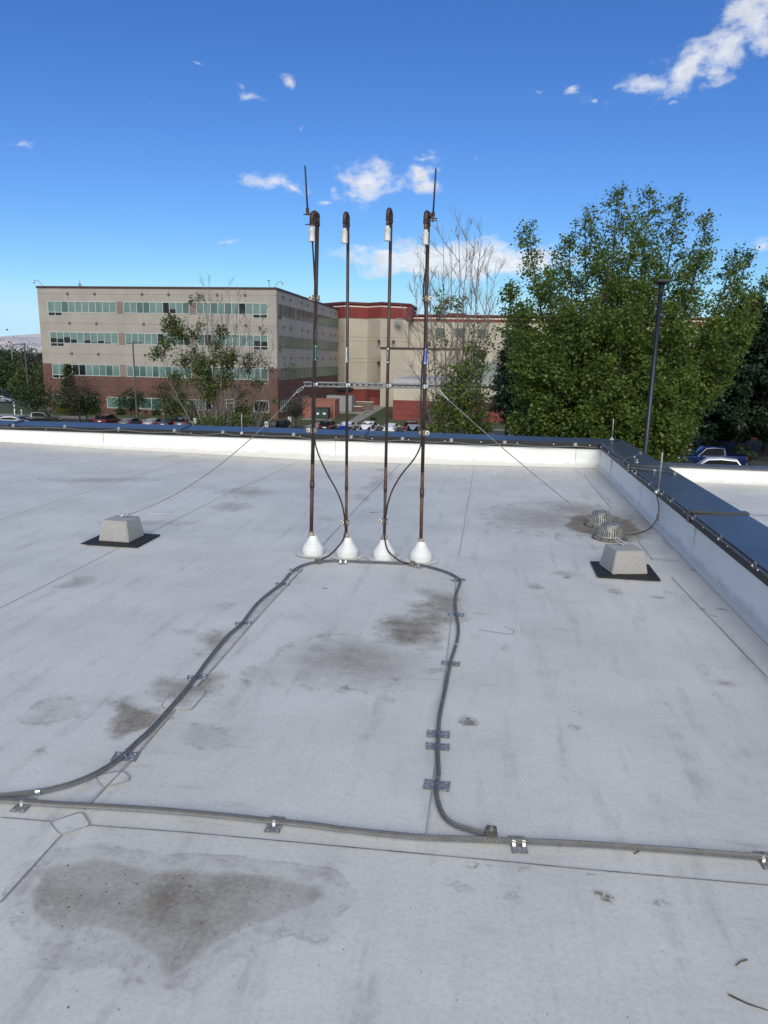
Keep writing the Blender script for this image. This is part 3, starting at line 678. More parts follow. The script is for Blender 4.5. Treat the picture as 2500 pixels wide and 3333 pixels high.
# cable clipped along the far fascia
FY = WALL_Y-0.048
FCAB = [(-120,1382),(42,1384+4),(130,1388),(210,1391),(300,1399),(385,1396),(480,1404),(567,1404),(650,1413),(725,1408),(770,1414),(800,1411),(880,1416),(955,1417),(1030,1428),(1143,1425),(1230,1433),(1310,1430),(1400,1436),(1469,1436),(1560,1445),(1643,1442),(1760,1451),(1873,1450),(1948,1455)]
fp = smooth_path([ony(X, Y+3, FY) for X, Y in FCAB], 0.016)
cable_far = thing('lightning_cable', 'thin grey cable clipped in waves along the dark face of the far parapet coping', 'cable', fp[len(fp)//2])
rope(fp, 0.0095, 6, 0.14, MB(), sides=4).build('strands', [m_cable, m_core], cable_far, smooth=True)
def wallclip(c, axis, parent, s=1.0):
    """small bent clip with a screw, screwed to the coping fascia; axis = outward"""
    a = Vector(axis); tt = Vector((0,0,1)).cross(a).normalized(); rot = Matrix((tt, Vector((0,0,1)), a)).transposed(); m = Matrix.Translation(c) @ rot.to_4x4(); q = MB()
    q.bevbox((-0.022*s, -0.014*s, -0.006), (0.022*s, 0.030*s, -0.002), 0.001, 0, m); q.bevbox((-0.016*s, -0.014*s, -0.003), (0.016*s, 0.012*s, 0.014), 0.003, 0, m)
    cc = m @ Vector((0, 0.0, 0.014)); q.lathe(cc, [(0.007,0),(0.006,0.004),(0,0.005)], 8, 1, axis=a)
    return q.build('cable_clip', [m_galv, m_bright], parent)
for (X, Y) in ((42,1384),(210,1388),(385,1395),(567,1401),(725,1406),(955,1414),(1143,1422),(1310,1428),(1469,1433),(1643,1440),(1873,1447)):
    p = ony(X, Y+2, FY); wallclip(Vector((p.x, FY+0.008, p.z)), (0,-1,0), cable_far, 1.25)
# two cables run along the right coping fascia
RX = WALL_X-0.056
def rpx(pts, x=RX): return [onx(X, Y, x) for X, Y in pts]
def c5(x, y): return (1850+x/2.552, 1250+y/2.552)
R1 = [(265,515),(290,545),(345,585),(420,625),(460,665),(500,705),(560,752),(600,775),(680,820),(712,850),(785,895),(855,945),(900,990),(975,1035),(1045,1085),(1110,1140),(1185,1185),(1245,1245),(1330,1330),(1420,1390),(1500,1425),(1553,1465),(1659,1540)]
def at_y(pts, zoff=0.0, x=RX):
    out = []
    for (a, b) in pts:
        X, Y = c5(a, b); p = onx(X, Y, x); out.append(Vector((x, p.y, min(max(p.z+zoff, 0.30), 0.405))))
    return out
r1 = at_y(R1); r1.append(Vector((RX, 3.9, 0.36))); r1.append(Vector((RX, 2.8, 0.34)))
r1s = smooth_path(r1, 0.014)
cable_right = thing('lightning_cable', 'grey cable hung in shallow swags along the right parapet coping, lowest on its face', 'cable', r1s[len(r1s)//2])
rope(r1s, 0.0095, 6, 0.13, MB(), sides=4).build('strands', [m_cable, m_core], cable_right, smooth=True)
for (a, b) in ((275,525),(560,735),(680,810),(785,888),(860,940),(1045,1070),(1265,1222),(1553,1420)):
    X, Y = c5(a, b); p = onx(X, Y, RX); wallclip(Vector((RX+0.004, p.y, min(p.z, 0.40))), (-1,0,0), cable_right, 1.0)
top = [Vector((WALL_X-0.02, y, ZC+0.012+0.004*math.sin(y*7))) for y in np.linspace(11.85, 9.55, 14)]
ctop = thing('lightning_cable', 'short cable lying on the inner edge of the right coping near the far corner', 'cable', top[0])
rope(smooth_path(top, 0.014), 0.0095, 6, 0.13, MB(), sides=4).build('strands', [m_cable, m_core], ctop, smooth=True)
def cop(a, b, z=ZC+0.022): X, Y = c5(a, b); return onz(X, Y, z)
for nm, pts, lab in (('bonding_cable', [(455,650),(470,628),(500,615),(545,605),(580,592),(598,570)], 'short curved cable crossing the right coping to a bolted end, nearer the far corner'),
                     ('bonding_cable', [(485,700),(540,697),(620,706),(695,714),(780,722),(850,735),(895,745)], 'straight cable crossing the whole width of the right coping in front of the curved one')):
    P = [cop(*q) for q in pts]; o = thing(nm, lab, 'cable', P[0]); sp = smooth_path(P, 0.012)
    rope(sp, 0.0085, 6, 0.13, MB(), sides=4).build('strands', [m_cable, m_core], o, smooth=True)
    for k in (0.55, 0.97):
        c = sp[int(k*(len(sp)-1))]; q = MB(); q.bevbox((c.x-0.022, c.y-0.03, ZC+0.0125), (c.x+0.022, c.y+0.03, ZC+0.0165), 0.001); q.bevbox((c.x-0.012, c.y-0.02, ZC+0.016), (c.x+0.012, c.y+0.02, c.z+0.013), 0.003); q.build('cable_clip', m_galv, o)
p = cop(570, 652, ZC+0.01); q = MB(); q.lathe((p.x, p.y, ZC+0.009), [(0.032,0),(0.030,0.006),(0.010,0.008),(0.008,0.03),(0.004,0.045),(0,0.046)], 20)
tag(q.build('coping_stud', m_galv, origin=p), 'small round metal disc with a stud on the right coping by the curved cable', 'fitting')
# jumper that hangs down the right parapet and runs to the drains
J = [onx(*c5(712,858), WALL_X-0.05), onx(*c5(735,930), WALL_X-0.03), onx(*c5(750,1000), WALL_X-0.03), onx(*c5(752,1060), WALL_X-0.03), onx(*c5(735,1120), WALL_X-0.06)]
J += [onz(*c5(700,1175), 0.03), onz(*c5(650,1212), 0.012), onz(*c5(580,1238), 0.012), onz(*c5(520,1246), 0.012), onz(*c5(465,1242), 0.014), onz(*c5(430,1205), 0.05), onz(*c5(380,1160), 0.06), onz(*c5(335,1105), 0.09), onz(*c5(310,1078), 0.17)]
jp = smooth_path(J, 0.01); jo = thing('bonding_cable', 'thin cable hanging down the right parapet and curving over the roof to the drains', 'cable', J[6])
rope(jp, 0.0062, 6, 0.1, MB(), sides=4).build('strands', [m_cable, m_core], jo, smooth=True)
c = jp[int(0.22*len(jp))]; q = MB(); q.rod(c+Vector((0,0,-0.05)), c+Vector((0,0,0.02)), 0.013, 10); q.build('cable_connector', m_putty, jo)

# lightning rods on the parapets
def air_terminal(base, h, label, outward):
    o = thing('lightning_rod', label, 'lightning rod', base); b = Vector(base)
    q = MB(); q.tube([b, b+Vector((0,0,h*0.97)), b+Vector((0,0,h))], [0.0095,0.0095,0.006], 10); q.build('rod', m_galv, o, smooth=True)
    q = MB(); q.bevbox((b.x-0.03, b.y-0.03, b.z-0.012), (b.x+0.03, b.y+0.03, b.z+0.004), 0.003); q.lathe(b, [(0.016,0),(0.016,0.03),(0.011,0.034)], 12)
    a = Vector(outward); q.lathe(b+a*0.02+Vector((0,0,0.002)), [(0.022,0),(0.022,0.008),(0.010,0.01),(0.008,0.018),(0,0.019)], 14, axis=a); q.build('rod_base', m_bright, o)
    return o
p = ony(788, 1408, FY); air_terminal((p.x, WALL_Y-0.055, p.z-0.01), 0.33, 'pale lightning rod on the far parapet, by the leaning brown trees', (0,-1,0))
p = cop(360, 470, ZC); air_terminal((p.x, p.y, ZC+0.026), 0.34, 'pale lightning rod at the corner where the two parapets meet', (-0.7,-0.7,0))
p = onx(*c5(752, 893), RX); air_terminal((RX-0.004, p.y, 0.39), 0.42, 'pale lightning rod halfway along the right parapet above the hanging thin cable', (-1,0,0))
# ---------------------------------------------------------------- four vent pipes
def text_mesh(body, size):
    cu = bpy.data.curves.new('lettering', 'FONT'); cu.body = body; cu.size = size; cu.align_x = 'CENTER'; cu.align_y = 'CENTER'; cu.resolution_u = 2
    ob = bpy.data.objects.new('lettering', cu); SC.collection.objects.link(ob); bpy.context.view_layer.update()
    me = bpy.data.meshes.new_from_object(ob.evaluated_get(bpy.context.evaluated_depsgraph_get()))
    vs = [v.co.copy() for v in me.vertices]; fs = [tuple(p.vertices) for p in me.polygons]
    bpy.data.objects.remove(ob); bpy.data.curves.remove(cu); bpy.data.meshes.remove(me); return vs, fs
m_lgreen = mat('green_label', (0.01, 0.16, 0.085), 0.45, var=0.05); m_lblack = mat('black_label', (0.012, 0.013, 0.02), 0.45, var=0.05)
m_lblue = mat('blue_label', (0.02, 0.06, 0.36), 0.45, var=0.05); m_lwhite = mat('white_label', (0.75, 0.76, 0.77), 0.45, var=0.05); m_lgrey = mat('slate_label', (0.06, 0.075, 0.085), 0.45, var=0.05)

PSPEC = [ # base px x, top (px at main riser), radius, front-leg px, cap bottom px, label, colours
 dict(b=(1013,1742), t=(1033,715), R=0.0165, leg=(1016,705), cap=(1015,786), lab='MEDICAL AIR', lc=(m_lgreen, m_lwhite), lp=(1037,1149), slab='leftmost vent pipe, thickest, green label'),
 dict(b=(1127,1746), t=(1133,716), R=0.0125, leg=(1122,706), cap=(1121,792), lab='VACUUM', lc=(m_lgrey, m_lwhite), lp=(1130,1155), slab='second vent pipe with white lettering strip'),
 dict(b=(1251,1751), t=(1273,704), R=0.0130, leg=(1263,696), cap=(1261,784), lab='NITROGEN', lc=(m_lblack, m_lwhite), lp=(1262,1157), slab='third vent pipe with black NITROGEN label'),
 dict(b=(1370,1765), t=(1394,714), R=0.0150, leg=(1386,709), cap=(1385,797), lab='NITROUS OXIDE', lc=(m_lblue, m_lwhite), lp=(1382,1160), slab='rightmost vent pipe with blue label')]
PT = []
for k, s in enumerate(PSPEC):
    x0 = PIPES[k][0]; R = s['R']
    bz = 0.0; hb = 0.205
    foot = Vector((x0, PIPE_Y, 0.0))
    pt = ony(*s['t'], PIPE_Y); R0 = ony(*s['b'], PIPE_Y)
    o = thing('vent_pipe', s['slab'] + ', rising from a white cone boot', 'vent pipe', foot, group='vent pipes in a row')
    # boot: stepped rubber cone, slightly different cut heights
    z1 = R0.z
    pr = [(0.094,0.004),(0.0955,0.03),(0.093,0.060),(0.089,0.070),(0.081,0.077),(0.083,0.080),(0.073,0.095),(0.067,0.100),(0.069,0.103),(0.056,0.121),(0.0505,0.126),(0.0525,0.129),(0.041,0.150),(0.031,0.172),(0.0235,z1-0.028),(0.021,z1-0.024),(0.0,z1-0.024)]
    q = MB(); q.lathe(foot, pr, 40); shade_auto(q.build('boot', m_boot, o), 30)
    # sealant blob
    q = MB(); rr = random.Random(k+5)
    prof_ = [(0.020,-0.026),(0.027,-0.018),(0.024,-0.008),(0.029,0.002),(0.023,0.014),(0.021,0.024),(R+0.002,0.034)]
    q.lathe((R0.x, PIPE_Y, z1), prof_, 14)
    q.v = [(v[0]+rr.uniform(-.0035,.0035), v[1]+rr.uniform(-.0035,.0035), v[2]+rr.uniform(-.004,.004)) for v in q.v]
    q.build('sealant', m_putty, o, smooth=True)
    # riser
    top = Vector((pt.x, PIPE_Y, pt.z)); st = Vector((R0.x, PIPE_Y, z1+0.0))
    ax = (top-st).normalized(); zj = onz  # joint height from the photo
    jz = ony(1250, 1588 if k != 3 else 1600, PIPE_Y).z; pj = st + ax*((jz-st.z)/ax.z)
    q = MB(); q.tube([st, st.lerp(pj, 0.5), pj], R, 16); q.build('lower_pipe', m_rusty if k in (1, 3) else m_copper, o, smooth=True)
    q = MB(); q.tube([pj, pj+ax*0.18], R*1.012, 16); q.tube([pj+ax*0.18, top], R*1.0, 16, 1); q.build('riser', [m_rusty, m_copper], o, smooth=True)
    q = MB(); q.lathe(pj, [(R,-0.033),(R*1.22,-0.031),(R*1.24,-0.004),(R*1.30,-0.002),(R*1.30,0.004),(R*1.24,0.006),(R*1.22,0.033),(R,0.035)], 16, axis=ax); q.build('coupling', m_elbow, o, smooth=True)
    # return bend towards the viewer
    lg = ony(*s['leg'], PIPE_Y-0.085); capb = ony(*s['cap'], PIPE_Y-0.085)
    legtop = Vector((lg.x, PIPE_Y-0.085, top.z+0.0)); mid = (top+legtop)/2; rad_ = (legtop-top)/2; arch = []
    for i in range(13):
        a = math.pi*i/12; arch.append(mid - rad_*math.cos(a) + Vector((0,0,1))*rad_.length*math.sin(a)*0.95)
    q = MB(); q.tube([top-Vector((0,0,0.04))]+arch+[legtop-Vector((0,0,0.035))], R*1.22, 16); q.tube([top-Vector((0,0,0.048)), top-Vector((0,0,0.036))], R*1.38, 16); q.tube([legtop-Vector((0,0,0.043)), legtop-Vector((0,0,0.031))], R*1.38, 16)
    q.build('return_bend', m_elbow, o, smooth=True)
    cz0 = capb.z; cz1 = cz0+0.088; q = MB(); cx = (lg.x*0.4+capb.x*0.6)
    q.tube([legtop-Vector((0,0,0.03)), Vector((cx, PIPE_Y-0.085, cz1))], R*1.02, 14); q.build('outlet_pipe', m_rusty if k in (0, 3) else m_elbow, o, smooth=True)
    q = MB(); c = Vector((cx, PIPE_Y-0.085, cz0)); RR = 0.0245 if k != 2 else 0.0255
    q.lathe(c, [(RR*0.86,0.0),(RR*1.04,0.001),(RR*1.04,0.008),(RR,0.010),(RR,0.078),(RR*1.03,0.080),(RR*1.03,0.088),(RR*0.75,0.094),(R*1.12,0.105),(R*1.05,0.112)], 20); shade_auto(q.build('vent_cap', m_whitecap, o), 35)
    q = MB(); q.rod(c+Vector((-RR*1.12,-0.004,0.05)), c+Vector((RR*1.12,-0.004,0.05)), 0.0022, 6); q.build('cap_screw', m_dark, o)
    # wrapped label with lettering running up the pipe
    lc = ony(*s['lp'], PIPE_Y); c0 = st + ax*((lc.z-st.z)/ax.z); L = 0.128; q = MB(); vs = []; 
    u = Vector((1,0,0)); u = (u-ax*u.dot(ax)).normalized(); fwd = ax.cross(u)*1.0
    if fwd.y > 0: fwd = -fwd
    span = [-1.9+3.8*i/20 for i in range(21)]; off = 0.5 if k == 0 else (-0.25 if k == 1 else (0.15 if k == 3 else -0.05))
    def cyl(along, ang, r): return c0 + ax*along + (fwd*math.cos(ang)+u*math.sin(ang))*r
    for zz in (-L/2, L/2): vs += [cyl(zz, a+off, R+0.0008) for a in span]
    q.add(vs, [(i, i+1, 21+i+1, 21+i) for i in range(20)]); lo = q.build('label', s['lc'][0], o, smooth=True)
    tv, tf = text_mesh(s['lab'], 0.0150 if len(s['lab']) < 9 else 0.0115); wmax = max(v.x for v in tv)-min(v.x for v in tv); sc = min(1.0, 0.084/wmax)
    q = MB(); q.add([cyl(v.x*sc, off-0.12 - v.y/(R+0.0014), R+0.0014) for v in tv], tf)
    for sg in (-1, 1):   # square arrow tiles at both ends
        n = 5; vs = []
        for zz in (sg*0.047, sg*0.059):
            vs += [cyl(zz, off-0.12 + (-0.5+i/(n-1))*0.0145/R, R+0.0012) for i in range(n)]
        q.add(vs, [(i, i+1, n+i+1, n+i) for i in range(n-1)], 0)
        z = sg*0.053
        tri = [cyl(z+0.005, off-0.12, R+0.0018), cyl(z-0.0005, off-0.12-0.28, R+0.0018), cyl(z-0.0005, off-0.12+0.28, R+0.0018)]
        q.add(tri, [(0,1,2)], 1); q.add([cyl(z-0.0005, off-0.20, R+0.0018), cyl(z-0.0005, off-0.04, R+0.0018), cyl(z-0.0045, off-0.04, R+0.0018), cyl(z-0.0045, off-0.20, R+0.0018)], [(0,1,2,3)], 1)
    if k == 1:
        vs = []
        for zz in (-0.043, 0.043): vs += [cyl(zz, off-0.12+(-0.5+i/4)*0.009/R, R+0.0010) for i in range(5)]
        q2 = MB(); q2.add(vs, [(i, i+1, 5+i+1, 5+i) for i in range(4)]); q2.build('label_strip', m_lwhite, lo)
        q.v = [tuple(v) for v in q.v]; q.m = [1]*len(tf)+q.m[len(tf):]
    q.build('lettering', [s['lc'][1], s['lc'][0]], lo)
    PT.append(dict(o=o, st=st, ax=ax, top=top, R=R, leg=legtop, cap=c))
def on_pipe(k, Y):
    p = PT[k]; z = ony(PSPEC[k]['t'][0], Y, PIPE_Y).z; return p['st'] + p['ax']*((z-p['st'].z)/p['ax'].z)

# strut channel behind the pipes
a = ony(990, 1250, PIPE_Y+0.045); b = ony(1418, 1258, PIPE_Y+0.045); sd = (b-a); sd.y = 0; L = sd.length; sd.normalize()
stz = Vector((0,0,1)); stz = (stz-sd*stz.dot(sd)).normalized(); sy = Vector((0,1,0))
m_ = Matrix((sd, sy, stz)).transposed().to_4x4(); m_ = Matrix.Translation(Vector((a.x, PIPE_Y+0.022, a.z))) @ m_
strut = thing('strut_channel', 'galvanised slotted steel channel clamped across the four pipes', 'strut rail', Vector((a.x, PIPE_Y+0.022, a.z)))
q = MB(); H2 = 0.0215; D = 0.035
q.bevbox((0,0,H2-0.0025), (L,D,H2), 0.0008, 0, m_); q.bevbox((0,0,-H2), (L,D,-H2+0.0025), 0.0008, 0, m_)
q.bevbox((0,-0.0012,H2-0.010), (L,0.0013,H2-0.0005), 0.0005, 0, m_); q.bevbox((0,-0.0012,-H2+0.0005), (L,0.0013,-H2+0.010), 0.0005, 0, m_)
# web with long slots: short webs between the slot openings
pit, sl = 0.0508, 0.029; n_ = int(L/pit); hw = 0.0075
q.box((0,D-0.0025,hw), (L,D,H2-0.003), 0, m_); q.box((0,D-0.0025,-H2+0.003), (L,D,-hw), 0, m_)
for i in range(n_+1):
    x0 = i*pit-(pit-sl)/2; x1 = x0+(pit-sl); q.box((max(0,x0),D-0.0025,-hw), (min(L,x1),D,hw), 0, m_)
    for sg in (-1, 1):   # rounded slot ends
        cx = x1 if sg == 1 else x0; pts = [m_ @ Vector((cx, D-0.0012, hw)), m_ @ Vector((cx, D-0.0012, -hw))] + [m_ @ Vector((cx + sg*hw*(1-math.cos(t)), D-0.0012, -hw*math.cos(0)*0 + (-hw+2*hw*t/math.pi)*1.0)) for t in [math.pi*j/6 for j in range(7)]]
q.build('channel', m_strut, strut)
mi = m_.inverted()
for k in range(4):
    zc = PT[k]; t = ((Vector((0,0,a.z)) - zc['st']).z)/zc['ax'].z; c = zc['st'] + zc['ax']*t
    dz = (c-a).dot(sd)*sd.z; c = zc['st'] + zc['ax']*((a.z+dz-zc['st'].z)/zc['ax'].z)
    R = zc['R']; q = MB(); pts = []
    arc = [Vector((math.cos(t_), -math.sin(t_), 0)) for t_ in [math.pi*j/10 for j in range(11)]]
    vs = []
    path = [Vector((R+0.006, 0.02, 0))] + [v*(R+0.0022) for v in arc] + [Vector((-R-0.006, 0.02, 0))]
    for p_ in path:
        for h in (-0.016, 0.016): vs.append(c+p_+Vector((0,0,h)))
    q.add(vs, [(2*i, 2*i+1, 2*i+3, 2*i+2) for i in range(len(path)-1)])
    q.build('strap_clamp', m_bright if k % 2 else m_galv, strut, smooth=True)
    q = MB(); q.bevbox((c.x+R+0.002, c.y-0.006, c.z-0.014), (c.x+R+0.013, c.y+0.02, c.z+0.016), 0.002); q.lathe(c+Vector((R+0.009,-0.008,0.003)), [(0.0075,0),(0.0075,0.005),(0,0.006)], 6, axis=Vector((0.3,-1,0))); q.build('clamp_bolt', m_bright, strut)

# lightning rods clipped to the tops of the outer pipes
for k, rb, rtp, lab, sx in ((0, (1001,683), (993,539), 'leaning dark rod clamped to the top of the leftmost pipe', -1), (3, (1410,696), (1419,548), 'leaning dark rod clamped to the top of the rightmost pipe', 1)):
    p0 = ony(*rb, PIPE_Y-0.03); p1 = ony(*rtp, PIPE_Y-0.03); o = thing('lightning_rod', lab, 'lightning rod', p0, group=None); d = (p1-p0).normalized()
    q = MB(); q.tube([p0-d*0.01, p1-d*0.004, p1], [0.0068, 0.0068, 0.004], 10); q.build('rod', m_cablebrown, o, smooth=True)
    q = MB(); q.lathe(p0-d*0.016, [(0.0135,0),(0.0145,0.004),(0.0145,0.028),(0.010,0.032)], 8, axis=d); q.bevbox((p0.x-0.012, p0.y-0.012, p0.z-0.04), (p0.x+0.012, p0.y+0.012, p0.z-0.016), 0.003)
    e = PT[k]['top'] + Vector((0,-0.04,0.03)); q.tube([p0-d*0.03, e], 0.008, 8); q.rod(p0+Vector((0,0,-0.035)), p0+Vector((sx*0.034,-0.002,-0.034)), 0.0045, 8)
    f = PT[k]['top']+Vector((sx*0.0, -0.05, -0.045 if k == 0 else -0.02)); q.rod(f, f+Vector((sx*(0.085 if k == 0 else 0.075),-0.005,0)), 0.0045, 8); q.lathe(f+Vector((sx*0.035,-0.004,0)), [(0.010,0),(0.010,0.009)], 6, axis=Vector((sx,0,0)))
    q.torus(PT[k]['top']+Vector((0,-0.04,0.02)), (0.7,-0.7,0.1), 0.034, 0.003, 18, 6); q.build('rod_clamp', m_elbow, o)

# brown conductors on the outer pipes, swinging across to the inner ones and down to the loop
def brown_cable(k, inner, path, clamps, label, side):
    o = thing('down_cable', label, 'cable', path[len(path)//2]); sp = smooth_path(path, 0.011)
    rope(sp, 0.0072, 7, 0.075, MB(), sides=4).build('strands', [m_cablebrown, m_core], o, smooth=True)
    for (kk, Y, sg) in clamps:
        c = on_pipe(kk, Y); R = PT[kk]['R']; q = MB()
        q.bevbox((c.x-R-0.016, c.y-R-0.012, c.z-0.024), (c.x+R+0.016, c.y-R-0.0005, c.z+0.024), 0.003); q.bevbox((c.x-R-0.012, c.y-R+0.001, c.z-0.020), (c.x+R+0.012, c.y+R+0.008, c.z+0.020), 0.003); q.build('cable_clamp', m_bronze, o)
        w_ = Vector((c.x+sg*(R+0.020), c.y-R-0.012, c.z+0.002)); a_ = Vector((sg*0.25,-1,0.1)).normalized()
        q = MB(); q.lathe(w_, [(0.0185,0),(0.0195,0.003),(0.0175,0.006),(0.010,0.0065)], 20, 0, axis=a_); q.lathe(w_+a_*0.006, [(0.0085,0),(0.0085,0.008),(0.005,0.009),(0.005,0.014),(0,0.015)], 6, 1, axis=a_); q.build('washer', [m_whitecap, m_bronze], o)
        w_ = Vector((c.x-sg*(R+0.010), c.y-R-0.012, c.z)); q = MB(); q.lathe(w_, [(0.0115,0),(0.0115,0.004),(0.007,0.0045),(0.007,0.012),(0,0.013)], 12, 0, axis=Vector((0,-1,0))); q.build('clamp_bolt', m_galvdk, o)
def P6(X, Y, dy=-0.02): return ony(X, Y, PIPE_Y+dy)
c0 = PT[0]['cap']
p1_ = [c0+Vector((0.004,0,0.0)), P6(1021,850,-0.07), P6(1024,905,-0.05), P6(1027,960,-0.035), P6(1027,1030,-0.03), P6(1022,1090,-0.03), P6(1023,1150,-0.03), P6(1020,1220,-0.036), P6(1017,1290,-0.032), P6(1016,1360,-0.032), P6(1018,1404,-0.034), P6(1025,1435,-0.035), P6(1029,1455,-0.05), P6(1042,1492,-0.07), P6(1067,1545,-0.07), P6(1094,1593,-0.06), P6(1113,1640,-0.05), P6(1121,1680,-0.035), P6(1123,1705,-0.032), P6(1124,1730,-0.035), P6(1117,1757,-0.06)]
e1 = [onz(1096,1785,0.12), onz(1071,1808,0.06), onz(1045,1822,0.03), onz(1030,1828,0.022)]
brown_cable(0, 1, p1_+e1, [(0,971,-1),(0,1401,-1),(1,1700,-1)], 'dark brown cable from the leftmost pipe swinging across to the second pipe', -1)
c3 = PT[3]['cap']
q_ = [c3+Vector((0.006,0.004,0.0)), P6(1389,830,-0.06), P6(1388,862,-0.04), P6(1381,910,-0.034), P6(1379,960,-0.034), P6(1384,1010,-0.03), P6(1384,1080,-0.03), P6(1380,1150,-0.032), P6(1374,1200,-0.036), P6(1371,1280,-0.034), P6(1370,1350,-0.034), P6(1373,1403,-0.034), P6(1372,1435,-0.035), P6(1365,1462,-0.05), P6(1347,1495,-0.07), P6(1307,1545,-0.07), P6(1278,1594,-0.06), P6(1263,1638,-0.05), P6(1257,1672,-0.036), P6(1253,1700,-0.036), P6(1250,1730,-0.06)]
e2 = [onz(1254,1762,0.17), onz(1262,1790,0.10), onz(1282,1812,0.055), onz(1311,1830,0.03), onz(1340,1835,0.02)]
brown_cable(3, 2, q_+e2, [(3,971+2,1),(3,1409,1),(2,1697,-1)], 'dark brown cable from the rightmost pipe swinging across to the third pipe', 1)

# ---------------------------------------------------------------- guy wires with concrete blocks on rubber mats
def block(cx, cy, label, mlabel, mrot, mlo, mhi, off, twin=False, brot=0.0):
    mo = MB(); R3 = Matrix.Translation((cx, cy, 0)) @ Matrix.Rotation(mrot, 4, 'Z')
    mo.bevbox((mlo[0], mlo[1], 0.0095), (mhi[0], mhi[1], 0.019), 0.002, 0, R3)
    if twin: mo.bevbox((mlo[0]-0.055, mlo[1]+0.03, 0.001), (mhi[0]-0.03, mhi[1]+0.004, 0.009), 0.002, 0, R3)
    for i in range(9):
        for j in range(8):
            x = mlo[0]+(i+0.5)*(mhi[0]-mlo[0])/9; y = mlo[1]+(j+0.5)*(mhi[1]-mlo[1])/8; s_ = 0.017
            mo.cbox(tuple(R3 @ Vector((x, y, 0.0203))), (s_, s_, 0.003), 0, Matrix.Rotation(mrot+rad(45), 3, 'Z'))
    tag(mo.build('rubber_mat', m_rubber, origin=(cx, cy, 0)), mlabel, 'mat', 'rubber mats under the blocks')
    o = thing('ballast_block', label, 'concrete block', (cx, cy, 0.021), group='concrete ballast blocks')
    bm = bmesh.new(); bmesh.ops.create_cube(bm, size=1.0); h = 0.190
    for v in bm.verts:
        top_ = v.co.z > 0; s_ = 0.240 if top_ else 0.300
        v.co = Vector((v.co.x*s_+(off[0] if top_ else 0), v.co.y*s_*0.98+(off[1] if top_ else 0), h if top_ else 0.0))
    bmesh.ops.bevel(bm, geom=list(bm.edges), offset=0.007, segments=3, affect='EDGES'); bmesh.ops.triangulate(bm, faces=list(bm.faces))
    bmesh.ops.subdivide_edges(bm, edges=list(bm.edges), cuts=3, use_grid_fill=True)
    for v in bm.verts:
        nse = mnoise.noise(v.co*28+Vector((cx*9, 0, 0)))*0.0012 + mnoise.noise(v.co*75)*0.0008
        v.co += v.co.normalized()*nse
        if v.co.z < 0.012: v.co.x += mnoise.noise(v.co*40)*0.006; v.co.y += mnoise.noise(v.co*37)*0.006; v.co.z = max(v.co.z, 0.0)
    q = MB(); RB = Matrix.Rotation(brot, 3, 'Z'); q.add([RB@v.co+Vector((cx, cy, 0.021)) for v in bm.verts], [tuple(v.index for v in f.verts) for f in bm.faces]); bm.free()
    shade_auto(q.build('block', m_concrete, o), 24)
    return o, h+0.021
def link(mb, a, b, r=0.0055, w=0.016):
    """one oval chain link from a to b"""
    d = (b-a); L = d.length; d.normalize(); s = d.cross(Vector((0.2,1,0.1))).normalized(); pts = []
    for i in range(17):
        t = 2*math.pi*i/16; ct, st_ = math.cos(t), math.sin(t); pts.append((a+b)/2 + d*((L/2-w)*(1 if ct > 0 else -1 if ct < 0 else 0) + w*ct) + s*w*st_)
    mb.tube(pts, r, 8, caps=False)
lb = [onz(319,1769), onz(423,1775)]; cxl = (lb[0].x+lb[1].x)/2; cyl_ = lb[0].y+0.155
bl, hl = block(cxl, cyl_, 'grey concrete block on a double black mat, nearer the pipes\' left guy wire, standing alone', 'black rubber mat, doubled, under the concrete block left of the pipes', 0.0, (-0.235,-0.245), (0.27,0.22), (0.0,0.0), True, rad(-2))
rb_ = [onz(1979,1875), onz(2091,1875)]; cxr = (rb_[0].x+rb_[1].x)/2; cyr = rb_[0].y+0.155
brk, hr = block(cxr, cyr, 'grey concrete block on a black mat in front of the two metal roof drains', 'black rubber mat under the concrete block in front of the roof drains', 0.0, (-0.235,-0.24), (0.255,0.21), (0.0,0.0), False, rad(13))
def guy(A, B, pts, label, eye_on, hook_len):
    o = thing('guy_wire', label, 'guy wire', B); path = smooth_path(pts, 0.012)
    rope(path, 0.0042, 5, 0.06, MB(), sides=4).build('wire', [m_galvdk, m_core], o, smooth=True)
    # ends: crimped sleeves, shackle at the strut, eye bolt in the block
    d0 = (path[4]-path[0]).normalized(); q = MB(); q.tube([path[0]+d0*0.015, path[0]+d0*0.07], 0.0055, 10); link(q, path[0]+d0*0.02, A+d0*0.02, 0.0035, 0.009); q.build('shackle', m_galv, o)
    d1 = (path[-1]-path[-5]).normalized(); q = MB(); q.tube([path[-1]-d1*0.07, path[-1]-d1*0.015], 0.0055, 10); link(q, path[-1]-d1*0.02, path[-1]+d1*0.03, 0.004, 0.011); link(q, path[-1]+d1*0.01, B+Vector((0,0,0.02)), 0.0045, 0.013); q.build('chain_link', m_galv, o)
    q = MB(); q.torus(B+Vector((0,0,0.022)), (0.6,0.8,0), 0.017, 0.0055, 18, 8); q.rod(B+Vector((0,0,-0.02)), B+Vector((0,0,0.008)), 0.006, 8); q.lathe(B, [(0.018,0),(0.018,0.003)], 12); q.build('eye_bolt', m_bright, o)
bt = Vector((cxl-0.005, cyl_+0.03, hl)); A = Vector((a.x+0.01, PIPE_Y+0.03, a.z-0.012))
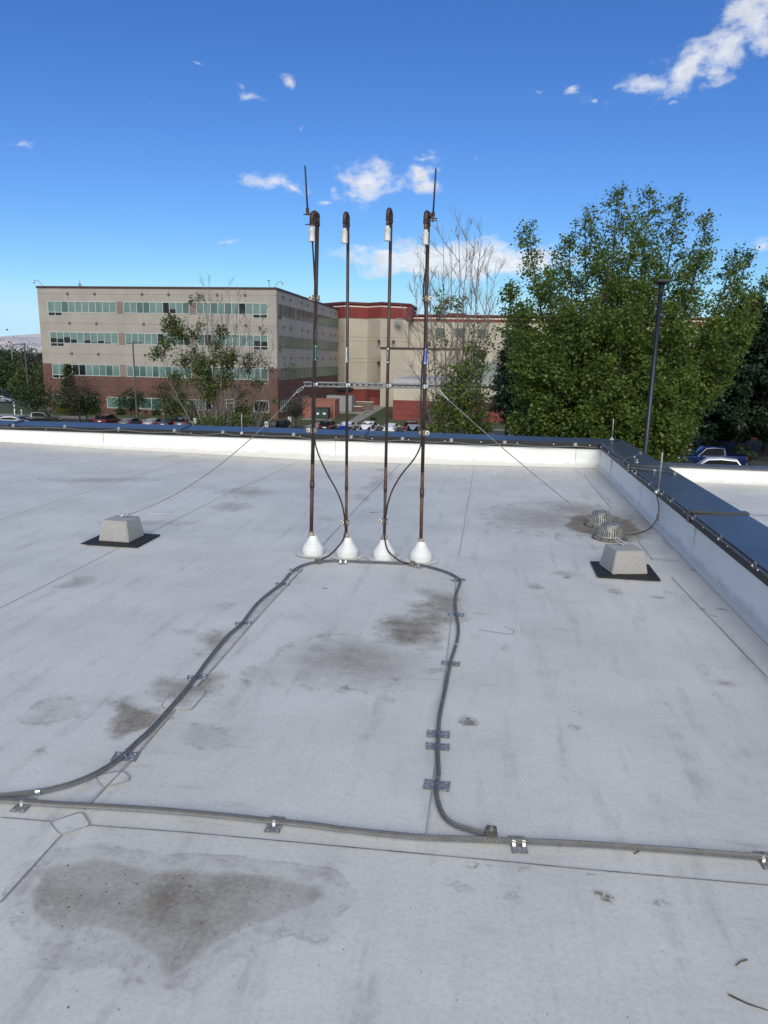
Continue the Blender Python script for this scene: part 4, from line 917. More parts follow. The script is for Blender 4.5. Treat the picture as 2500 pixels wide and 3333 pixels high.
# left wire: sagging from the strut end down to the block; depth runs evenly between the two ends
def sag(A, B, n, s): return [A.lerp(B, i/n) - Vector((0,0,1))*s*4*(i/n)*(1-i/n) for i in range(n+1)]
wl = sag(A+(bt-A).normalized()*0.075, bt+Vector((0.065,0.0,0.03)), 12, 0.15)
guy(A, bt, wl, 'slack guy wire from the strut down to the concrete block left of the pipes', 1, 0.05)
brt = Vector((cxr+0.0, cyr+0.03, hr)); A2 = Vector((b.x-0.005, PIPE_Y+0.03, b.z-0.012)); e_ = onz(2003,1755,hr+0.06)
wr = sag(A2+(brt-A2).normalized()*0.075, brt+Vector((-0.06,0.02,0.05)), 12, 0.03)
guy(A2, brt, wr, 'taut guy wire from the strut down to the concrete block by the drains', 1, 0.05)

# ---------------------------------------------------------------- roof drains with domed strainers
def drain(cx, cy, label, tilt):
    o = thing('roof_drain', label, 'roof drain', (cx, cy, 0), group='roof drains')
    q = MB(); q.lathe((cx,cy,0.001), [(0.165,0),(0.168,0.012),(0.155,0.022),(0.138,0.024),(0.134,0.016),(0.03,0.012),(0.0,0.012)], 40); q.build('clamp_ring', m_drainring, o, smooth=True)
    q = MB()
    for k in range(6):
        t = 2*math.pi*k/6+0.3; q.cbox((cx+0.158*math.cos(t), cy+0.158*math.sin(t), 0.022), (0.03,0.03,0.022), 0, Matrix.Rotation(t,3,'Z'))
    q.build('lug', m_drainring, o)
    q = MB(); ox, oy = tilt; N = 34
    q.lathe((cx,cy,0.024), [(0.133,0),(0.135,0.008),(0.130,0.016),(0.122,0.018)], 40)
    tc_ = Vector((cx+ox, cy+oy, 0.148)); q.lathe(tc_, [(0.090,-0.012),(0.092,-0.004),(0.084,0.004),(0.062,0.007)], 40)
    q.lathe(tc_, [(0.026,0.005),(0.026,0.013),(0,0.015)], 20)
    for k in range(N):
        t = 2*math.pi*k/N; e = Vector((math.cos(t), math.sin(t), 0)); sdir = Vector((-e.y, e.x, 0))*0.0062
        p0 = Vector((cx,cy,0.036))+e*0.131; p1 = tc_+e*0.090+Vector((0,0,-0.010)); pm = p0.lerp(p1,0.55)+e*0.006
        vs = []
        for p_ in (p0, pm, p1):
            vs += [p_-sdir, p_+sdir, p_+sdir*0.8-e*0.014, p_-sdir*0.8-e*0.014]
        q.add(vs, [f for j in range(2) for f in ((4*j,4*j+1,4*j+5,4*j+4),(4*j+1,4*j+2,4*j+6,4*j+5),(4*j+2,4*j+3,4*j+7,4*j+6),(4*j+3,4*j,4*j+4,4*j+7))])
    for k in range(14):
        t = 2*math.pi*k/14; e = Vector((math.cos(t), math.sin(t), 0)); sdir = Vector((-e.y, e.x, 0)).normalized()*0.006
        q.add([tc_+e*0.065+sdir+Vector((0,0,0.006)), tc_+e*0.065-sdir+Vector((0,0,0.006)), tc_+e*0.024-sdir*0.7+Vector((0,0,0.009)), tc_+e*0.024+sdir*0.7+Vector((0,0,0.009))], [(0,1,2,3)])
    q.build('dome_strainer', m_drain, o)
    q = MB(); q.lathe((cx,cy,0.0135), [(0.118,0),(0.0,0.0005)], 24); q.build('drain_bowl', m_dark, o)  # flat black disc, the shade inside the drain put into its colour
d1 = onz(1985,1755); d2 = onz(1955,1712)
drain(d1.x, d1.y+0.02, 'ribbed metal dome drain directly behind the concrete block', (0.0,0.0))
drain(d2.x, d2.y+0.02, 'ribbed metal dome drain behind the other one, farther from the concrete block', (0.0,0.0))

# ---------------------------------------------------------------- twigs, dead leaves and grit blown onto the roof
m_twig = mat('dry_twig', (0.10, 0.075, 0.05), 0.9, var=0.3, scale=60)
TW = [((1632+752,2500+0), 0, 0)]
for i, (X0, Y0, X1, Y1, lab) in enumerate(((2372,3242,2500,3292,'long thin dry stem lying on the roof at the right corner'),(2432,3127,2395,3146,'short dry twig lying on the roof above the long dry stem'),(2064,2782,2084,2770,'small bent twig sticking out from under the foreground cable'),(1818,2752,1824,2758,'tiny red brown bud stuck under the foreground cable'),(1050,1915,1068,1917,'small dark dry leaf stalk lying below the boots'),(1205,1669,1236,1668,'dark sliver lying on the roof behind the second and third boots'))):
    pa, pb = onz(X0,Y0), onz(X1,Y1); q = MB(); mid_ = (pa+pb)/2+Vector((0,0,0.004)); sdv = (pb-pa).cross(Vector((0,0,1)))*0.06
    q.tube([pa+Vector((0,0,0.004)), mid_+sdv, pb+Vector((0,0,0.003))], [0.0028,0.0022,0.0014], 5); tag(q.build('twig', m_twig, origin=pa), lab, 'twig', 'dry twigs on the roof')
q = MB(); rr = random.Random(3)
for i in range(260):
    if i < 170:
        X, Y = rr.gauss(560, 260), 2830 + abs(rr.gauss(0, 130))
    else: X, Y = rr.uniform(0, 2500), rr.uniform(1900, 3333)
    p_ = onz(X, Y); s_ = rr.uniform(0.0008, 0.0019) if rr.random() > 0.06 else rr.uniform(0.002, 0.0034)
    q.cbox((p_.x, p_.y, roofz(p_.x, p_.y)+s_*0.3+0.001), (s_*rr.uniform(1,2), s_, s_*0.7), 0, Matrix.Rotation(rr.uniform(0,3),3,'Z'))
tag(q.build('grit', m_twig), 'dark specks of grit and leaf crumbs scattered over the roof', 'debris', kind='stuff')
# ---------------------------------------------------------------- ground, lots, paths, hills
def struct(name, mb, m, smooth=False):
    o = mb.build(name, m, None, smooth=smooth); return tag(o, kind='structure')
m_grass = mat('lawn_grass', (0.062, 0.078, 0.022), 0.95, scale=0.35, col2=(0.040, 0.056, 0.018), bump=0.5, bscale=8)
m_dry = mat('dry_ground', (0.16, 0.14, 0.09), 0.95, scale=0.02, col2=(0.07, 0.08, 0.04))
m_asph = mat('asphalt', (0.050, 0.052, 0.055), 0.9, var=0.15, scale=0.7)
m_conc = mat('pavement_concrete', (0.27, 0.25, 0.23), 0.9, var=0.12, scale=0.9)
m_paint = mat('white_road_paint', (0.62, 0.62, 0.60), 0.8, var=0.15, scale=2)
q = MB(); N = 24; S = 9000
q.add([(-S+2*S*i/N, -200+(S+200)*j/N, GZ) for j in range(N+1) for i in range(N+1)], [(j*(N+1)+i, j*(N+1)+i+1, (j+1)*(N+1)+i+1, (j+1)*(N+1)+i) for j in range(N) for i in range(N)])
struct('ground', q, m_dry)
def sheet(name, pts, dz, m):
    q = MB(); q.add([(p[0], p[1], GZ+dz) for p in pts], [tuple(range(len(pts)))]); return struct(name, q, m)
sheet('lawn', [(-140,100),(60,100),(60,260),(-140,260)], 0.02, m_grass)
sheet('parking_lot', [(-140,60),(30,60),(30,111),(-20,111),(-20,106.5),(-140,106.5)], 0.03, m_asph)
q = MB(); q.box((-140,106.5,GZ), (-30,109.6,GZ+0.14)); q.box((-24,111.0,GZ), (30,111.3,GZ+0.14)); struct('pavement', q, m_conc)
g4 = lambda *P: [onz(X, Y, GZ) for X, Y in P]
sheet('path', g4((1213,1319),(1262,1321),(1172,1372),(1135,1372)), 0.05, m_conc)
sheet('path', g4((1135,1372),(1172,1372),(1100,1402),(1030,1402)), 0.055, m_conc)
sheet('path', g4((985,1390),(1035,1376),(1062,1376),(1030,1402)), 0.06, m_conc)
sheet('path', g4((733,1358),(768,1358),(790,1385),(745,1385)), 0.06, m_conc)
sheet('road', [(-230,128),(-92,128),(-90,144),(-240,144)], 0.035, m_asph)
sheet('parking_lot', [(-260,150),(-85,150),(-85,215),(-300,215)], 0.035, m_asph)
q = MB()
for i in range(26): q.box((-72+i*3.0-0.05, 97.5, GZ+0.032), (-72+i*3.0+0.05, 104.5, GZ+0.038))
struct('parking_lines', q, m_paint)
RZ = -7.1
q = MB(); q.box((8,36,GZ-0.5), (60,92,RZ)); struct('upper_parking_lot', q, m_asph)
# far hill of dry grass, its sunlight put into the pale colour
m_hill = mat('pale_hill', (0.66, 0.58, 0.53), 1.0, scale=0.0012, col2=(0.40, 0.39, 0.44), stretch=(1, 1, 3))
q = MB(); NX, NY = 70, 26; hx0, hx1 = -7800, -1500
RIDGE = [(-400,1150),(-60,1122),(0,1103),(20,1097),(50,1091),(90,1090),(140,1086),(220,1090),(400,1112),(800,1140)]
dist = 6000.0; vs = []
for j in range(NY+1):
    for i in range(NX+1):
        X = -400+1200*i/NX; top = ony(X, lerp_px(RIDGE, X), dist); t = j/NY
        n_ = mnoise.fractal(Vector((top.x*0.0011, j*0.16, 2.0)), 1.0, 2.0, 5)
        z = GZ + (top.z-GZ)*(t**0.85) + n_*70*t*(1-t)*3.0; vs.append((top.x, dist-1700*(1-t)+n_*120, z))
q.add(vs, [(j*(NX+1)+i, j*(NX+1)+i+1, (j+1)*(NX+1)+i+1, (j+1)*(NX+1)+i) for j in range(NY) for i in range(NX)])
q.add([vs[NY*(NX+1)+i] for i in range(NX+1)] + [(vs[NY*(NX+1)+i][0], dist+1800, GZ) for i in range(NX+1)], [(i, i+1, NX+2+i, NX+1+i) for i in range(NX)])
struct('hill', q, m_hill, smooth=True)

# ---------------------------------------------------------------- office building
m_tan = mat('tan_stucco', (0.33, 0.307, 0.275), 0.9, var=0.05, scale=0.25, bump=0.1, bscale=6)
m_tan2 = mat('cream_stucco', (0.42, 0.378, 0.305), 0.9, var=0.05, scale=0.2)
m_panel = mat('brown_panel', (0.20, 0.165, 0.14), 0.85, var=0.06, scale=0.4)
m_stud = mat('brown_tile', (0.115, 0.08, 0.068), 0.8, var=0.15)
m_joint = mat('stucco_joint', (0.21, 0.19, 0.17), 0.9)
m_maroon = mat('maroon_cap', (0.045, 0.018, 0.018), 0.6, var=0.1, scale=0.6)
m_brown = brick_mat('brown_brick', (0.132, 0.064, 0.053))
m_redb = brick_mat('red_brick', (0.205, 0.045, 0.036), course=1.1)
m_redst = mat('red_stucco', (0.20, 0.035, 0.028), 0.85, var=0.07, scale=0.3)
m_redcap = mat('dark_red_cap', (0.10, 0.018, 0.018), 0.7, var=0.1, scale=0.4)
m_white = mat('cream_trim', (0.62, 0.55, 0.47), 0.8, var=0.08, scale=0.8)
m_framedk = mat('dull_window_frame', (0.15, 0.17, 0.155), 0.5, 0.1, var=0.06)
m_frame = mat('pale_window_frame', (0.50, 0.52, 0.51), 0.5, 0.1, var=0.06)
g_teal = glass_mat('teal_blind_glass', (0.125, 0.205, 0.19)); g_mid = glass_mat('teal_shaded_glass', (0.055, 0.115, 0.105)); g_dark = glass_mat('dark_open_glass', (0.006, 0.010, 0.011), spec=0.35)
g_side = glass_mat('grey_green_glass', (0.085, 0.125, 0.105), rough=0.15, spec=0.25); g_side2 = glass_mat('dull_glass', (0.05, 0.075, 0.066), rough=0.15, spec=0.25)  # side face glass: greyer, darker copies with its reflection put into the colour
OX0, OX1, OY0, OY1 = -78.45, -35.65, 118.0, 173.3
office = thing('office_building', 'four storey tan office block with brown brick base and long teal window bands', 'building', ((OX0+OX1)/2, OY0, GZ))
q = MB(); q.box((OX0,OY0,-0.30), (OX1,OY1,12.45)); q.build('upper_wall', m_tan, office)
q = MB(); q.box((OX0-0.06,OY0-0.06,GZ), (OX1+0.06,OY1+0.06,-0.303)); q.build('brick_base', m_brown, office)
q = MB(); q.box((OX0-0.05,OY0-0.05,-0.3), (-76.9,OY0-0.003,-0.1)); 
q = MB(); q.box((OX0-0.12,OY0-0.12,12.45), (OX1+0.12,OY1+0.12,12.78)); q.build('roof_cap', m_maroon, office)
def wall_tf(face):
    # maps (u along wall, outward, z) to world
    if face == 'front': return lambda u, o, z: (u, OY0-o, z)
    return lambda u, o, z: (OX1+o, u, z)
def wbox(q, tf, u0, u1, z0, z1, o0, o1, mi=0):
    a = tf(u0, o0, z0); b = tf(u1, o1, z1); q.box(tuple(min(x, y) for x, y in zip(a, b)), tuple(max(x, y) for x, y in zip(a, b)), mi)
def wpane(q, tf, u0, u1, z0, z1, o, mi):
    q.add([tf(u0,o,z0), tf(u1,o,z0), tf(u1,o,z1), tf(u0,o,z1)], [(0,1,2,3)], mi)
def window_band(parent, tf, u0, u1, z0, z1, n, blinds, lower=(), mats=None, fw=0.09, off=0.0, lowh=0.52, fm=None):
    q = MB(); f = MB(); w = (u1-u0)/n; mats = mats or [g_teal, g_mid, g_dark]
    for i in range(n):
        a, b = u0+i*w, u0+(i+1)*w; bl = blinds[i % len(blinds)]
        if bl in (0, 1, 2): wpane(q, tf, a, b, z0, z1, off+0.012, bl)
        else:   # blind half drawn: pale above, dark below
            s = z0+(z1-z0)*(bl-int(bl)); wpane(q, tf, a, b, s, z1, off+0.012, 0); wpane(q, tf, a, b, z0, s, off+0.012, 2)
        if i in lower: wpane(q, tf, a, b, z0-lowh, z0, off+0.012, 2 if lower[0] == i or i == min(lower)+1 else 0)
    wbox(f, tf, u0-fw/2, u1+fw/2, z1, z1+fw, off, off+0.05); wbox(f, tf, u0-fw/2, u1+fw/2, z0-fw*0.6, z0+fw*0.4, off, off+0.05)
    for i in range(n+1):
        u = u0+i*w; zb = z0+fw*0.4
        wbox(f, tf, u-fw/2, u+fw/2, zb, z1-0.002, off, off+0.046)
        if lower and (i in lower or i-1 in lower): wbox(f, tf, u-fw/2, u+fw/2, z0-lowh, z0-fw*0.6-0.002, off, off+0.046)
    if lower:
        ua, ub = u0+min(lower)*w, u0+(max(lower)+1)*w; wbox(f, tf, ua-fw/2, ub+fw/2, z0-lowh-fw, z0-lowh-0.002, off, off+0.05)
    o = q.build('window', mats, parent); f.build('frame', fm or m_frame, o); return o
TF = wall_tf('front'); TS = wall_tf('side')
ROWS = [(8.45,10.20),(3.25,5.05),(-2.22,-0.42)]
GR = [(-76.65,-63.97),(-62.62,-50.85),(-49.52,-37.25)]
BL = {(0,0):[0,0,1,0,0,0,0,0,0,0],(0,1):[0,0,1,1,0,0,2,0.4+2,0,1],(0,2):[0,0,1,0,1,0,2,0,0,0],(1,0):[3.45,3.4,3.55,3.35,0,3.3,3.1,3.25,3.12,0],(1,1):[3.08,0,0,0,0,2,0,0,1,2],(1,2):[1,2,0,1,0,0,0,0,3.5,3.45],(2,0):[0,0,2,2,2,0,0,0,1,0],(2,1):[0,1,1,0,1,0,1,0,0,1],(2,2):[0,0,0,1,0,0,0,0,0,1]}
for r, (z0, z1) in enumerate(ROWS):
    for gi, (u0, u1) in enumerate(GR):
        lower = (0,1) if gi == 0 else ((8,9) if gi == 2 else ())
        window_band(office, TF, u0, u1, z0, z1, 10, BL[(r,gi)], lower, off=0.0 if r < 2 else 0.062)
    for ua, ub in ((GR[0][1]+0.06, GR[1][0]-0.06), (GR[1][1]+0.06, GR[2][0]-0.06)):
        q = MB(); wbox(q, TF, ua, ub, z0-0.05, z1+0.08, 0.003, 0.075); q.build('spandrel_panel', m_panel, office)
q = MB(); qj = MB()
SX = [-72.8,-67.8,-59.15,-54.4,-45.85,-41.0]; SZ = [11.5,6.62,1.45]; SY = [121.8,126.2,134.0,138.3,146.1,151.2,158.9,163.4,170.2]
for z in SZ:
    for x in SX:
        wbox(q, TF, x-0.22, x+0.22, z-0.22, z+0.22, 0.003, 0.05)
    for y in SY: wbox(q, TS, y-0.22, y+0.22, z-0.22, z+0.22, 0.003, 0.16)
    wbox(qj, TF, OX0, OX1, z-0.03, z+0.03, 0.001, 0.006); wbox(qj, TS, OY0, OY1, z-0.03, z+0.03, 0.001, 0.006)
for (zl, zh) in ((-0.25,1.22),(1.68,3.1),(5.2,6.4),(6.85,8.3),(10.35,11.28),(11.72,12.4)):
    for x in SX: wbox(qj, TF, x-0.025, x+0.025, zl, zh, 0.001, 0.0055)
    for y in SY: wbox(qj, TS, y-0.025, y+0.025, zl, zh, 0.001, 0.0055)
q.build('wall_tile', m_stud, office); qj.build('wall_joint', m_joint, office)
for r, (z0, z1) in enumerate(ROWS):
    for (u0, u1, n) in ((118.7,129.0,10),(130.6,142.6,11),(146.1,173.0,24)):
        window_band(office, TS, u0, u1, z0, z1, n, [0,1,0,0,1,0,1,1,0,1,0], (0,1) if u0 < 119 and r < 2 else (), [g_side, g_side2, g_dark], fw=0.12, off=0.0 if r < 2 else 0.062, fm=m_framedk)
    for ua, ub in ((129.1,130.5),(142.7,146.0)):
        q = MB(); wbox(q, TS, ua, ub, z0-0.05, z1+0.08, 0.003, 0.075); q.build('spandrel_panel', m_panel, office)
for (X0, X1, n, z0, z1, bl) in ((176,306,4,-7.62,-5.72,[1,1,1,0]),(350,530,5,-7.75,-5.95,[0,1,1,1,1]),(560,640,3,-7.7,-5.95,[0,0,1]),(648,690,2,-7.6,-5.9,[1,2]),(828,875,1,-7.62,-5.82,[2])):
    window_band(office, TF, ony(X0,1310,OY0).x, ony(X1,1310,OY0).x, z0, z1, n, bl, off=0.062, fw=0.11)
for (u0, u1) in ((119.5,124.5),(126,131),(133,139)):
    window_band(office, TS, u0, u1, -7.7, -5.9, 4, [0,1,0,1], off=0.062, mats=[g_side, g_side2, g_dark], fw=0.1)
dx0, dx1 = ony(738,1330,OY0).x, ony(762,1330,OY0).x; q = MB(); wpane(q, TF, dx0, dx1, GZ+0.1, -5.75, 0.075, 0)
do = q.build('door', [g_dark], office); q = MB()
for u in (dx0, dx1): wbox(q, TF, u-0.1, u+0.1, GZ, -5.65, 0.06, 0.13)
for z in (GZ+0.1, -7.6, -6.3, -5.7): wbox(q, TF, dx0+0.102, dx1-0.102, z-0.07, z+0.07, 0.06, 0.128)
q.build('frame', m_frame, do)
# roof edge fittings
def camera_arm(base, d, parent, h=0.9):
    q = MB(); b = Vector(base); e = Vector(d); q.tube([b, b+Vector((0,0,h*0.6))+e*0.35, b+Vector((0,0,h*1.0))+e*0.8, b+Vector((0,0,h*1.05))+e*1.3, b+Vector((0,0,h*0.8))+e*1.45], 0.05, 8); q.lathe(b+Vector((0,0,h*0.45))+e*1.45, [(0.0,0),(0.13,0.08),(0.13,0.2),(0.05,0.3)], 12); q.build('camera_arm', m_galvdk, parent)
camera_arm((OX0+1.0,OY0+0.3,12.78), (-1,-0.2,0), office); camera_arm((OX1-0.4,OY0+0.3,12.78), (1.0,-0.2,0), office)
q = MB(); q.rod((OX1-1.3,OY0+0.4,12.78), (OX1-1.35,OY0+0.4,13.9), 0.05); q.bevbox((OX1-1.6,OY0+0.3,13.8),(OX1-1.2,OY0+0.5,14.0),0.03); q.rod((-71.0,OY0+1,12.78),(-71.0,OY0+1,13.9),0.04); q.cbox((-71,OY0+1,13.1),(0.5,0.1,0.5)); q.build('roof_antenna', m_galvdk, office)

# ---------------------------------------------------------------- cream and red hospital wing behind
hosp = thing('hospital_building', 'cream stucco building with red parapet band and red brick base', 'building', (-15, 140, GZ))
PLAN = [(1046,171.0),(1124,165.0),(1198,167.7),(1240,164.7),(1331,169.0)]
PL = [(ony(X, 1000, y).x, y) for X, y in PLAN]; PL = [(PL[0][0]-8, 177)] + PL + [(PL[-1][0]+0.3, 182), (PL[0][0]-8, 190)]
def zat(X, Y, y): return ony(X, Y, y).z
zt_, zs1, zs0, zb_, zr_ = zat(1124,982,165), zat(1124,994,165), zat(1124,998,165), zat(1124,1034,165), zat(1124,1266,165)
def prism(pl, z0, z1, grow=0.0, cap=True):
    q = MB(); n = len(pl); cx = sum(p[0] for p in pl)/n; cy = sum(p[1] for p in pl)/n
    pts = []
    for x, y in pl:
        d = math.hypot(x-cx, y-cy); s = 1+grow/d; pts.append((cx+(x-cx)*s, cy+(y-cy)*s))
    q.add([(x, y, z0) for x, y in pts]+[(x, y, z1) for x, y in pts], [(i, (i+1) % n, n+(i+1) % n, n+i) for i in range(n)] + ([tuple(range(n, 2*n)), tuple(range(n-1,-1,-1))] if cap else []))
    return q
prism(PL, GZ, zr_).build('brick_base', m_redb, hosp)
prism(PL, zr_, zb_, -0.02).build('tower_wall', m_tan2, hosp)
prism(PL, zb_, zt_-0.5, 0.12).build('parapet_band', m_redst, hosp)
prism(PL, zt_-0.5, zt_, 0.5).build('roof_cap', m_redcap, hosp); prism(PL, zs0, zs1, 0.2).build('pale_stripe', m_white, hosp)
# lower wing running to the right
WY = 172.0; wx0, wx1 = ony(1331,1030,WY).x, 75.0
zw = ony(1347,1023,WY).z; zwb = ony(1400,1046,WY).z; zws = ony(1400,1036,WY).z
q = MB(); q.box((wx0,WY,GZ), (wx1,WY+20,zwb)); q.build('wing_wall', m_tan2, hosp)
q = MB(); q.box((wx0,WY-0.15,zwb), (wx1,WY+20,zw-0.35)); q.build('parapet_band', m_redst, hosp)
q = MB(); q.box((wx0,WY-0.55,zw-0.35), (wx1,WY+20,zw)); q.box((ony(1458,1018,WY+6).x,WY+6,zw), (ony(1515,1018,WY+6).x,WY+12,zw+0.75)); q.build('roof_cap', m_redcap, hosp)
q = MB(); q.box((wx0+0.4,WY-0.30,zws-0.16), (wx1,WY-0.152,zws+0.16)); q.build('pale_stripe', m_white, hosp)
q = MB(); q.box((wx0-1.6,WY-3.5,zwb), (wx0+1.2,WY-0.16,ony(1350,999,WY-2).z)); q.build('parapet_band', m_redcap, hosp)
for (X0, X1, Ya, Yb) in ((1419,1446,1068,1097),(1484,1512,1069,1098),(1555,1582,1072,1100),(1633,1662,1072,1098),(1552,1578,1138,1166),(1629,1652,1140,1168),(1720,1750,1073,1100),(1800,1830,1073,1100),(2010,2040,1076,1104),(2330,2360,1080,1110)):
    a_ = ony(X0, Ya, WY); b__ = ony(X1, Yb, WY); q = MB(); q.box((a_.x,WY-0.02,b__.z), (b__.x,WY+0.3,a_.z)); wo = q.build('window', g_mid if Ya < 1120 else g_dark, hosp)
    q = MB(); xm = (a_.x+b__.x)/2
    for (xa, xb, za, zc) in ((a_.x-0.06,a_.x+0.06,b__.z,a_.z),(b__.x-0.06,b__.x+0.06,b__.z,a_.z),(xm-0.05,xm+0.05,b__.z+0.1,a_.z-0.1)): q.box((xa,WY-0.07,za),(xb,WY-0.021,zc))
    for z in (a_.z, b__.z, b__.z+0.55): q.box((a_.x+0.062,WY-0.068,z-0.05),(b__.x-0.062,WY-0.022,z+0.05))
    q.build('frame', m_panel, wo)
q = MB()
for (X, Y, yy) in ((1233,1111,164.4),(1281,1113,166.0),(1398,1119,WY-0.02),(1605,1122,WY-0.02),(1232,1181,164.4),(1269,1182,165.4),(1602,1188,WY-0.02),(1146,1261,165.2)):
    p_ = ony(X, Y, yy-0.3); q.cbox(p_, (0.55,0.4,0.75))
q.build('wall_tile', m_redcap, hosp)
for (X, Y) in ((1299,1047),(1247,1186),(1253,1217)):
    p_ = ony(X, Y, 165.8 if X == 1299 else 164.2); q = MB()
    for i in range(6): q.cbox((p_.x, p_.y, p_.z-0.7+i*0.28), (1.7 if X == 1299 else 0.9, 0.5, 0.12))
    q.build('louvre', m_galvdk, hosp)
# joints on the tower, thin reveals
prism(PL, zat(1124,1096,165)-0.05, zat(1124,1096,165)+0.05, 0.012).build('wall_joint', mat('cream_joint', (0.30,0.26,0.20), 0.9), hosp); prism(PL, zat(1124,1108,165)-0.05, zat(1124,1108,165)+0.05, 0.012).build('wall_joint', MATS['cream_joint'], hosp)
prism(PL, zat(1124,1166,165)-0.05, zat(1124,1166,165)+0.05, 0.012).build('wall_joint', MATS['cream_joint'], hosp); prism(PL, zat(1124,1178,165)-0.05, zat(1124,1178,165)+0.05, 0.012).build('wall_joint', MATS['cream_joint'], hosp)
# stepped middle block with its dark ledge
MY = 158.0; mx0 = ony(1240,1140,MY).x; zm = ony(1400,1138,MY).z
q = MB(); q.box((mx0,MY,GZ), (ony(1490,1138,MY).x,WY-0.6,zm)); q.build('middle_block', m_tan2, hosp)
q = MB(); q.box((mx0-0.2,MY-0.25,zm+0.003), (ony(1492,1138,MY).x,WY-0.61,zm+0.38)); q.build('ledge', m_maroon, hosp)
# front block nearest the lawn
BY = 125.0; bx0 = -16.75; zf_ = ony(1500,1255,BY).z; zfb = ony(1290,1302,BY).z
q = MB(); q.box((bx0,BY,zfb), (44,MY-0.01,zf_-0.25)); q.build('front_block_wall', mat('pale_cream_stucco', (0.47,0.42,0.335), 0.9, var=0.04, scale=0.25), hosp)
q = MB(); q.box((bx0-0.05,BY-0.05,GZ), (44,MY-0.02,zfb-0.003)); q.build('brick_base', m_redb, hosp)
q = MB(); q.box((bx0-0.1,BY-0.12,zf_-0.25), (44,MY-0.03,zf_+0.02)); q.build('ledge', m_maroon, hosp); q = MB(); q.box((bx0-0.02,BY-0.02,zf_+0.023), (44,MY-0.04,zf_+0.9)); q.build('roof_edge', mat('grey_membrane', (0.40,0.40,0.41), 0.7), hosp)
q = MB(); p_ = ony(1586,1240,132); q.box((p_.x-2.1,131,zf_+0.9), (p_.x+2.1,134,zf_+4.0)); q.build('rooftop_unit', mat('grey_green_paint', (0.20,0.23,0.21), 0.6), hosp)
q = MB(); p_ = ony(1247,1300,160.8); q.box((p_.x-0.6,160.2,p_.z-1.2), (p_.x+0.6,162,p_.z+1.2)); q.build('window', g_dark, hosp)
q = MB(); q.box((-27,161,GZ), (-16,168,zat(1240,1296,161))); q.build('brick_base', m_redb, hosp)

# ---------------------------------------------------------------- yard equipment between the buildings
m_gen = mat('grey_cabinet', (0.25, 0.265, 0.275), 0.6, var=0.06, scale=0.6)
gx0, gx1, gy = -31.3, -26.3, 136.0; gz1 = ony(1100,1288,136).z
gen = thing('generator', 'large pale grey generator cabinet with a black muffler on its roof', 'generator', ((gx0+gx1)/2, gy, GZ))
q = MB(); q.bevbox((gx0,gy,GZ+0.25), (gx1,gy+3,gz1), 0.04); q.build('cabinet', m_gen, gen)
q = MB(); q.box((gx0-0.8,gy-0.9,GZ), (gx1+2.5,gy+4,GZ+0.22)); q.build('slab', m_conc, gen)
for i in range(4):
    xa = gx0+0.15+i*1.22; q = MB(); q.bevbox((xa,gy-0.04,GZ+0.45), (xa+1.16,gy-0.003,gz1-0.75), 0.015); d_ = q.build('door', m_gen, gen); q = MB(); q.bevbox((xa+0.98,gy-0.09,GZ+1.5), (xa+1.06,gy-0.041,GZ+1.75), 0.01); q.build('handle', m_galvdk, d_)
q = MB(); q.box((gx0+2.3,gy-0.062,GZ+2.0), (gx0+2.62,gy-0.042,GZ+2.35)); q.box((gx0+2.3,gy-0.062,GZ+1.72), (gx0+2.62,gy-0.042,GZ+1.92)); q.build('notice', m_lwhite, gen)
q = MB(); mz = gz1+1.1; q.tube([(gx0+1.9,gy+1.2,mz),(gx0+2.1,gy+1.2,mz),(gx0+4.5,gy+1.2,mz),(gx0+4.7,gy+1.2,mz)], [0.3,0.48,0.48,0.3], 16); q.tube([(gx0+2.0,gy+1.2,mz),(gx0+1.6,gy+1.2,mz+0.1),(gx0+1.4,gy+1.2,mz+0.55)], 0.14, 10)
for i in range(4): q.box((gx0+2.2+i*0.5,gy+1.0,gz1), (gx0+2.35+i*0.5,gy+1.4,mz-0.2))
q.build('muffler', m_dark, gen)
tr = thing('transformer', 'dark green padmount transformer with two small pale notices', 'transformer', (-28.4, 119.8, GZ)); m_green = mat('dark_green_paint', (0.022, 0.045, 0.035), 0.5, var=0.1, scale=2)
q = MB(); q.bevbox((-29.5,119.8,GZ+0.1), (-27.3,121.6,GZ+1.95), 0.04); q.bevbox((-29.58,119.72,GZ+1.96), (-27.22,121.7,GZ+2.06), 0.02); q.build('cabinet', m_green, tr)
q = MB(); q.box((-29.3,119.775,GZ+0.85), (-28.9,119.797,GZ+1.2)); q.box((-28.2,119.775,GZ+0.9), (-27.7,119.797,GZ+1.2)); q.build('notice', m_lwhite, tr); q = MB(); q.box((-31.8,118.9,GZ), (-26.9,122.2,GZ+0.1)); q.build('slab', m_conc, tr)
m_pink = mat('pink_masonry', (0.27, 0.11, 0.085), 0.9, var=0.08, scale=0.8)
q = MB(); q.box((-32.6,123.0,GZ), (-26.9,123.3,GZ+3.2)); q.box((-26.9,122.0,GZ), (-26.6,126,GZ+3.2)); q.box((-32.65,122.95,GZ+3.2), (-26.55,126,GZ+3.35))
tag(q.build('screen_wall', m_pink, origin=(-29.7,123,GZ)), 'pink masonry screen wall behind the dark green transformer', 'wall')
